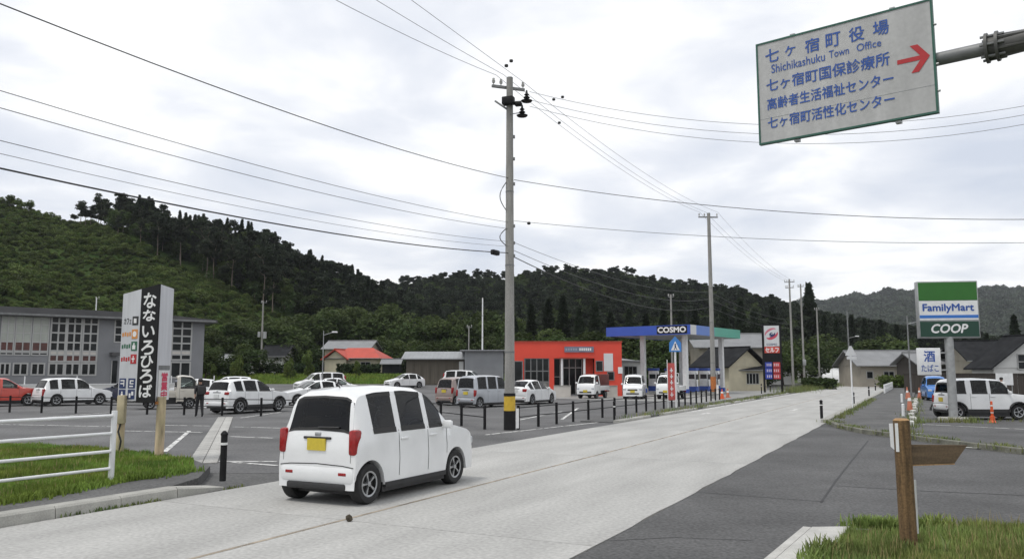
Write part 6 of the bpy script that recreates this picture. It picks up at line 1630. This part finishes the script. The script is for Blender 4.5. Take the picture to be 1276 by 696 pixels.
# crest trees
for pxr in np.arange(92, 520, 6.5):
    D = np.interp(pxr, [90, 200, 330, 430, 500, 575], [210, 208, 214, 225, 240, 255]) + random.uniform(-8, 6)
    x = (pxr - 638) / 1000 * D * 1.0; z = float(HL(np.array([x]), np.array([D]))[0])
    k = 'pine' if pxr < 230 or random.random() < .6 else ('conifer' if random.random() < .4 else 'broad')
    tree(k, 'dark tree on the crest of the near hill', x, D, z, random.uniform(.48, .64) if pxr < 230 else random.uniform(.58, .74), 'crest trees on the near hill', 'crest_tree')
for pxr, s in ((2, .42), (14, .36), (26, .40), (38, .30), (48, .34), (56, .40), (64, .26), (-8, .4)):
    D = 213; x = (pxr - 638) / 1000 * D; z = float(HL(np.array([x]), np.array([D]))[0])
    tree('small', 'small lone tree on the bare crest at far left', x, D, z, s * 1.7, 'small trees on the bare crest', 'small_crest_tree')
conif = [proto('wood_tree', *cards(crown_conif(14, 5.6, 1500), .50, .35, 2.0), m_conif) for i in range(3)]
pinep = [proto('wood_tree', *cards(crown_pine(13, 6.5, 1100), .5, .6, 1.6), m_pine) for i in range(2)]
broadp = [proto('wood_tree', *cards(crown_broad(9, 8, 1500, .6), .45, .6, 1.5), m_broad) for i in range(3)]
sel = (edge > 14) & (Y < 245) & ((px < 300) | (Y > 158))
P = np.stack([X, Y, Z - .3], -1)[sel]; k = rng.permutation(len(P))[:1500]; P = P[k]
scatter('dense_wood', P, scls(len(P), .52, .82), rots(len(P)), conif[:1] + pinep + broadp[:2], 'dense dark wood covering the upper right of the near hill', 'wood')
# shrub slope
shr = [proto('shrub', *cards(np.concatenate([ball(260, (rng.uniform(-.6, .6), rng.uniform(-.6, .6), .45 + .2 * q), (1.0, 1.0, .7)) for q in range(3)]), .22, .8, 1.6), m_shrub) for i in range(5)]
N1 = 28000
X1 = rng.uniform(-300, 10, N1); Y1 = rng.uniform(88, 225, N1); Z1 = HL(X1, Y1); px1, py1 = proj(X1, Y1, Z1)
s1_ = (Z1 > 2.2) & (px1 > -70) & ((px1 < 325) | (Y1 > 128)) & (px1 - wood_edge(py1) < 6)
P = np.stack([X1, Y1, Z1 - .2], -1)[s1_][:11000]
cl = .75 + .5 * (np.sin(P[:, 0] * .11) * np.sin(P[:, 1] * .13 + 1) > .1)
scatter('shrub_slope', P, scls(len(P), .40, 1.0) * cl[:, None], rots(len(P)), shr, 'bright green shrubs covering the slope of the near hill', 'shrubs')
# middle hill wood
N2 = 30000
X2 = rng.uniform(-260, 470, N2); Y2 = rng.uniform(185, 430, N2); Z2 = HM(X2, Y2); px2, py2 = proj(X2, Y2, Z2)
s2_ = (Z2 > .5) & (px2 > 300) & (px2 < 1330) & (HL(X2, Y2) < Z2 + 6)
P = np.stack([X2, Y2, Z2 - .3], -1)[s2_][:8500]
scatter('hill_wood', P, scls(len(P), .55, .85), rots(len(P)), pinep + broadp, 'dark mixed wood covering the long hill behind the filling station', 'wood')
# far hill wood
far_o = [proto('far_clump', *cards(np.concatenate([ball(60, (rng.uniform(-9, 9), rng.uniform(-9, 9), 4 + rng.uniform(-1, 3)), (5, 5, 5)) for q in range(5)]), 3.2, .6, 1.4), m_farl) for i in range(3)]
N3 = 14000
X3 = rng.uniform(200, 1900, N3); Y3 = rng.uniform(760, 1600, N3); Z3 = HF(X3, Y3); px3, py3 = proj(X3, Y3, Z3)
s3_ = (Z3 > 2) & (px3 > 930) & (px3 < 1340)
P = np.stack([X3, Y3, Z3 - 1], -1)[s3_][:3600]
scatter('distant_wood', P, scls(len(P), .8, 1.3), rots(len(P)), far_o, 'hazy woodland on the distant hill', 'wood')

# broadleaf trees at the foot of the hills, each its own
B_ = []
for pxb, pyb, D, sc in [(250, 425, 112, .95), (268, 410, 124, 1.1), (290, 402, 132, 1.2), (312, 398, 138, 1.15), (340, 400, 136, 1.1), (358, 396, 142, 1.2), (380, 392, 148, 1.2), (400, 386, 152, 1.3), (424, 384, 158, 1.35), (450, 384, 160, 1.3), (470, 390, 154, 1.2), (492, 380, 158, 1.3), (512, 392, 150, 1.2), (532, 394, 146, 1.2), (552, 400, 142, 1.1), (575, 392, 146, 1.15), (598, 388, 150, 1.2), (622, 394, 146, 1.15), (648, 398, 142, 1.0), (256, 440, 104, .7), (306, 428, 112, .75), (352, 428, 128, .8), (380, 420, 136, .9), (482, 420, 134, .85), (500, 424, 130, .85), (520, 424, 126, .85), (545, 426, 122, .8), (566, 424, 126, .85), (612, 420, 128, .85)]:
    p = At(pxb, 463, D); zg = float(terrain(np.array([p.x]), np.array([D]))[0])
    sc2 = (At(pxb, pyb, D).z - zg) / 8.0
    kind = 'broad'
    tree(kind, 'leafy broad tree at the foot of the hill behind the car park', p.x, D, zg, max(.5, sc2), 'broad trees at the foot of the hill', 'broad_tree', max(.7, min(1.3, sc * 1.1 / max(.5, sc2))))
# darker trees behind the red shop and the filling station
for pxb, top, D, k in [(640, 392, 108, 'conifer'), (662, 378, 118, 'conifer'), (684, 372, 122, 'conifer'), (702, 368, 126, 'conifer'), (722, 382, 116, 'conifer'), (742, 376, 124, 'conifer'), (762, 388, 114, 'conifer'), (785, 384, 122, 'conifer'), (806, 390, 118, 'conifer'), (828, 382, 128, 'conifer'), (850, 386, 132, 'conifer'), (868, 384, 138, 'conifer'), (905, 380, 140, 'conifer'), (925, 372, 148, 'conifer'), (942, 384, 142, 'conifer'), (965, 380, 158, 'conifer'), (1012, 353, 175, 'conifer'), (1030, 392, 170, 'conifer'), (1045, 398, 165, 'conifer'), (1064, 392, 190, 'conifer'), (1080, 396, 182, 'conifer'), (1100, 398, 176, 'conifer'), (1120, 404, 168, 'conifer'), (1150, 408, 160, 'conifer'), (1205, 416, 150, 'conifer'), (1232, 414, 150, 'conifer'), (1268, 392, 140, 'conifer'),
                       (652, 414, 98, 'broad'), (690, 410, 104, 'broad'), (732, 414, 100, 'broad'), (776, 412, 104, 'broad'), (815, 416, 108, 'broad'), (890, 414, 118, 'broad'), (935, 418, 112, 'broad'), (975, 426, 120, 'broad'), (1000, 424, 130, 'broad'), (1048, 426, 140, 'broad'), (1090, 424, 136, 'broad'), (1112, 420, 132, 'broad'), (1040, 418, 150, 'broad')]:
    p = At(pxb, 463, D); zg = float(terrain(np.array([p.x]), np.array([D]))[0]); hh = At(pxb, top, D).z - zg
    if k == 'conifer': tree(k, 'dark pointed conifer behind the shop and the filling station', p.x, D, zg, hh / 14, 'conifers behind the filling station', 'conifer_tree', max(1.0, min(1.6, 10 / hh)))
    else: tree(k, 'low broad tree behind the shop and the filling station', p.x, D, zg, hh / 8, 'low trees behind the filling station', 'broad_tree', 1.25)
# slim young trees and hedge on the bank
for i, (pxb, top, D) in enumerate(((265, 452, 100), (298, 436, 101), (362, 440, 106), (384, 436, 108), (444, 448, 108), (586, 440, 101))):
    p = At(pxb, 463, D); zg = float(bank(p.x, D)); hh = At(pxb, top, D).z - zg
    tree('small', 'slim young tree on the grass bank behind the car park', p.x, D, zg, hh / 6, 'young trees on the grass bank', 'young_tree', .55)
def hedge(label, px0, px1, D, h, w, mat, n):
    p = At(px0, 463, D); q = At(px1, 463, D); zg = float(bank((p.x + q.x) / 2, D)); L = q.x - p.x
    c = np.stack([rng.uniform(0, L, n), rng.normal(0, w * .4, n), h * rng.random(n) ** .6 * (.85 + .15 * np.sin(rng.uniform(0, 6, n)))], -1)
    t = thing('hedge', label, 'hedge', (p.x, D, zg)); V, Fq = cards(c, .22, .5, 1.5); put('foliage', fast_mesh('foliage', V, Fq, mat), t)
    st_ = MB()
    for k_ in range(max(2, int(L / 1.2))): st_.cyl((L * (k_ + .5) / max(2, int(L / 1.2)), 0, -.1), (L * (k_ + .5) / max(2, int(L / 1.2)), 0, h * .7), .03, n=5)
    st_.build('stems', m_bark, t, kind='stuff')
hedge('dark clipped hedge in front of the white house on the bank', 318, 396, 113, 1.7, 1.2, m_hedge, 2600)
hedge('dark hedge in front of the red-roofed cottage', 420, 474, 114, 1.7, 1.2, m_hedge, 2000)
hedge('dark hedge beside the school end wall', 258, 312, 108, 1.9, 1.3, m_hedge, 2000)
hedge('green roadside hedge right of the price sign', 1000, 1040, 92, 1.3, 1.0, m_broad, 1800)
hedge('ragged green bushes at the end of the white barrier', 1096, 1130, 95, 1.6, 1.2, m_broadl, 1400)

# ---- grass: blades over the beds
m_blade = M('lawn_blades', (0.165, 0.235, 0.045), 0.7, var=.35, scale=1.1, hue=.03, fine=.25, bscale=9, spec=.2, leaf=.3)
m_blade2 = M('dry_grass_blades', (0.20, 0.245, 0.075), 0.75, var=.4, scale=1.4, hue=.035, fine=.3, bscale=9, spec=.2, leaf=.3)
m_weed = M('weed_leaves', (0.17, 0.20, 0.075), 0.8, var=.4, scale=2, hue=.04, spec=.2, leaf=.3)
def inside(poly, x, y):
    c = np.zeros(len(x), bool); j = len(poly) - 1
    for i in range(len(poly)):
        xi, yi = poly[i][0], poly[i][1]; xj, yj = poly[j][0], poly[j][1]
        c ^= ((yi > y) != (yj > y)) & (x < (xj - xi) * (y - yi) / (yj - yi + 1e-12) + xi); j = i
    return c
def blades(n, pts, hts, wid, lean=.45):
    a = rng.uniform(0, 2 * math.pi, n); l = rng.uniform(.1, lean, n) * hts
    wx, wy = np.cos(a + 1.57) * wid, np.sin(a + 1.57) * wid; lx, ly = np.cos(a) * l, np.sin(a) * l
    b0 = pts + np.stack([-wx, -wy, 0 * a], -1); b1 = pts + np.stack([wx, wy, 0 * a], -1)
    m0 = pts + np.stack([lx * .35 - wx * .7, ly * .35 - wy * .7, hts * .6], -1); m1 = pts + np.stack([lx * .35 + wx * .7, ly * .35 + wy * .7, hts * .6], -1)
    tp = pts + np.stack([lx, ly, hts], -1); tq = tp + np.stack([wx * .15, wy * .15, 0 * a], -1)
    V = np.stack([b0, b1, m1, m0, tq, tp], 1).reshape(-1, 3); k = np.arange(n)[:, None] * 6
    Fq = np.concatenate([k + np.array([0, 1, 2, 3]), k + np.array([3, 2, 4, 5])]); return V, Fq
def lawn(name, label, poly, n, z, hlo, hhi, wid, mat, tuft=1.4):
    P = np.array([(p[0], p[1]) for p in poly]); lo, hi = P.min(0), P.max(0)
    x = rng.uniform(lo[0], hi[0], n * 3); y = rng.uniform(lo[1], hi[1], n * 3); k = inside(poly, x, y); x, y = x[k][:n], y[k][:n]
    t = .5 + .5 * np.sin(x * tuft * 3.1 + 1.7 * np.sin(y * tuft * 2.3)) * np.sin(y * tuft * 2.7 + x); keep = rng.random(len(x)) < .45 + .55 * t; x, y, t = x[keep], y[keep], t[keep]
    h = rng.uniform(hlo, hhi, len(x)) * (.6 + .7 * t)
    V, Fq = blades(len(x), np.stack([x, y, np.full(len(x), z)], -1), h, wid)
    return put(name, fast_mesh(name, V, Fq, mat), None, label=label, cat='grass', kind='stuff')
gl = [G(-120, 650, VZ), G(0, 628, VZ), G(60, 615, VZ), G(125, 604, VZ), G(190, 594, VZ), G(243, 586, VZ), G(240, 573, VZ), G(200, 566, VZ), G(120, 558, VZ), G(0, 553, VZ), G(-120, 549, VZ)]
flat('grass_bed', gl, VZ + .006, m_ground, kind='structure', label='soil under the left verge grass', cat='ground')
lawn('verge_grass', 'bright green mown grass on the left verge under the pylon sign', gl, 60000, VZ, .04, .11, .008, m_blade)
xs_ = rng.uniform(0, 1, 700)
gr = [kc1 + Vector((.50, -.05, 0)) + dirn * 3.0, kc1 + Vector((.50, -.12, 0)), G(1075, 660, NZ), G(1180, 654, NZ), G(1300, 650, NZ), G(1420, 660, NZ), Vector((3.6, 4.2, 0)), Vector((2.0, 4.2, 0))]
lawn('corner_grass', 'rough green grass round the wooden guide post', gr, 52000, NZ - .03, .03, .12, .0055, m_blade2)
m_dry = M('dead_stalks', (0.30, 0.25, 0.12), 0.85, var=.3, scale=3, spec=.15, leaf=.2)
lawn('dry_corner_stalks', 'scattered dry straw stalks in the corner grass', gr, 2600, NZ - .03, .06, .20, .004, m_dry)
lawn('dry_verge_stalks', 'scattered dry stalks in the left verge grass', gl, 2200, VZ, .06, .16, .006, m_dry)
def weeds(name, label, pts, n, spread, hlo, hhi, mat=None, z=.06):
    i = rng.integers(0, len(pts) - 1, n); f = rng.random(n)[:, None]; P = np.array([tuple(p) for p in pts]); c = P[i] * (1 - f) + P[i + 1] * f
    c[:, :2] += rng.normal(0, spread, (n, 2)); c[:, 2] = z
    cl = np.sin(c[:, 0] * 2.1 + c[:, 1] * 1.7) + np.sin(c[:, 0] * .9 - c[:, 1] * 2.6); c = c[cl > -.35]
    V, Fq = blades(len(c), c, rng.uniform(hlo, hhi, len(c)), .014, .8); put(name, fast_mesh(name, V, Fq, mat or m_weed), None, label=label, cat='weeds', kind='stuff')
weeds('kerb_weeds', 'weeds growing along the curved kerb of the shop forecourt', [p + Vector((.15, .25, 0)) for p in corner], 3000, .16, .04, .17, z=.04)
weeds('pavement_weeds', 'weeds between the kerb and the right-hand pavement', [RW(-3.0, 33.5), RW(-3.0, 60)], 1300, .12, .05, .22, z=.10)
weeds('block_row_weeds', 'weeds growing through the white block row', [RW(-.55, 28), RW(-.5, 66)], 1900, .22, .05, .22, z=.03)
weeds('far_kerb_weeds', 'weeds in the broken kerb below the black fence', [RW(-10.75, 31), RW(-10.75, 74)], 2200, .14, .05, .26, z=.06)
weeds('verge_weeds', 'tall weeds on the roadside beyond the filling station', [RW(-11.2, 78), RW(-11.5, 130)], 5200, .8, .2, .7, z=.0)
weeds('sign_foot_weeds', 'weeds round the foot of the tall shop sign', [Sb + Vector((.1, -.6, 0)), Sb + Vector((1.8, -1.0, 0)), Sb + Vector((-2.2, -1.2, 0))], 1200, .28, .06, .25, z=.02)
bgx = [(-60, 99.5), (-4, 99.5), (-4, 112), (-60, 112)]
x = rng.uniform(-62, 2, 26000); y = rng.uniform(98.5, 113, 26000)
V, Fq = blades(len(x), np.stack([x, y, bank(x, y) - .03], -1), rng.uniform(.15, .45, len(x)), .06)
put('bank_grass', fast_mesh('bank_grass', V, Fq, m_blade), None, label='lime green grass bank behind the car park', cat='grass', kind='stuff')  # the blades' own green

# tell the trees of the smaller groups apart by their order from the left
for g_name in ('broad trees at the foot of the hill', 'conifers behind the filling station', 'low trees behind the filling station', 'young trees on the grass bank', 'small trees on the bare crest'):
    ts_ = sorted((o for o in C.objects if o.get('group') == g_name), key=lambda o: o.location.x / o.location.y)
    for k_, o in enumerate(ts_): o['label'] = o['label'] + ', ' + ORD[k_] + ' from left'

weeds('corner_edge_weeds', 'ragged weeds spilling over the near corner kerb', [kc1 + Vector((.46, -.10, 0)) + dirn * 2.4, kc1 + Vector((.48, -.08, 0)), G(1100, 656, NZ), G(1290, 650, NZ)], 2600, .07, .05, .17, m_blade2, z=NZ - .02)
weeds('verge_edge_weeds', 'ragged weeds at the edge of the left verge grass', [G(0, 629, VZ), G(125, 605, VZ), G(243, 586, VZ)], 1500, .10, .03, .12, m_blade, z=VZ)
weeds('post_foot_weeds', 'tuft of weeds round the foot of the wooden guide post', [wp + Vector((-.15, -.1, 0)), wp + Vector((.2, -.1, 0))], 260, .08, .08, .20, m_weed, z=NZ - .03)
weeds('kerb_joint_weeds', 'sparse weeds along the foot of the left kerb', [RW(-10.46, 2), RW(-10.46, 10.5)], 500, .015, .02, .07, m_weed, z=.0)

# ================================================================== HAZE: the air itself, over the whole valley
hz = MB().bx(-3000, 3400, -600, 4000, -2.0, 230.0)
hm = bpy.data.materials.new('valley_air'); hm.use_nodes = True
ht = hm.node_tree; ht.nodes.clear()
ho = ht.nodes.new('ShaderNodeOutputMaterial'); hv = ht.nodes.new('ShaderNodeVolumePrincipled')
hv.inputs['Color'].default_value = (0.86, 0.90, 0.96, 1); hv.inputs['Density'].default_value = 0.00011; hv.inputs['Anisotropy'].default_value = 0.2
ht.links.new(hv.outputs[0], ho.inputs['Volume'])
hz.build('haze', hm, kind='stuff', label='thin pale haze filling the valley air', cat='haze')
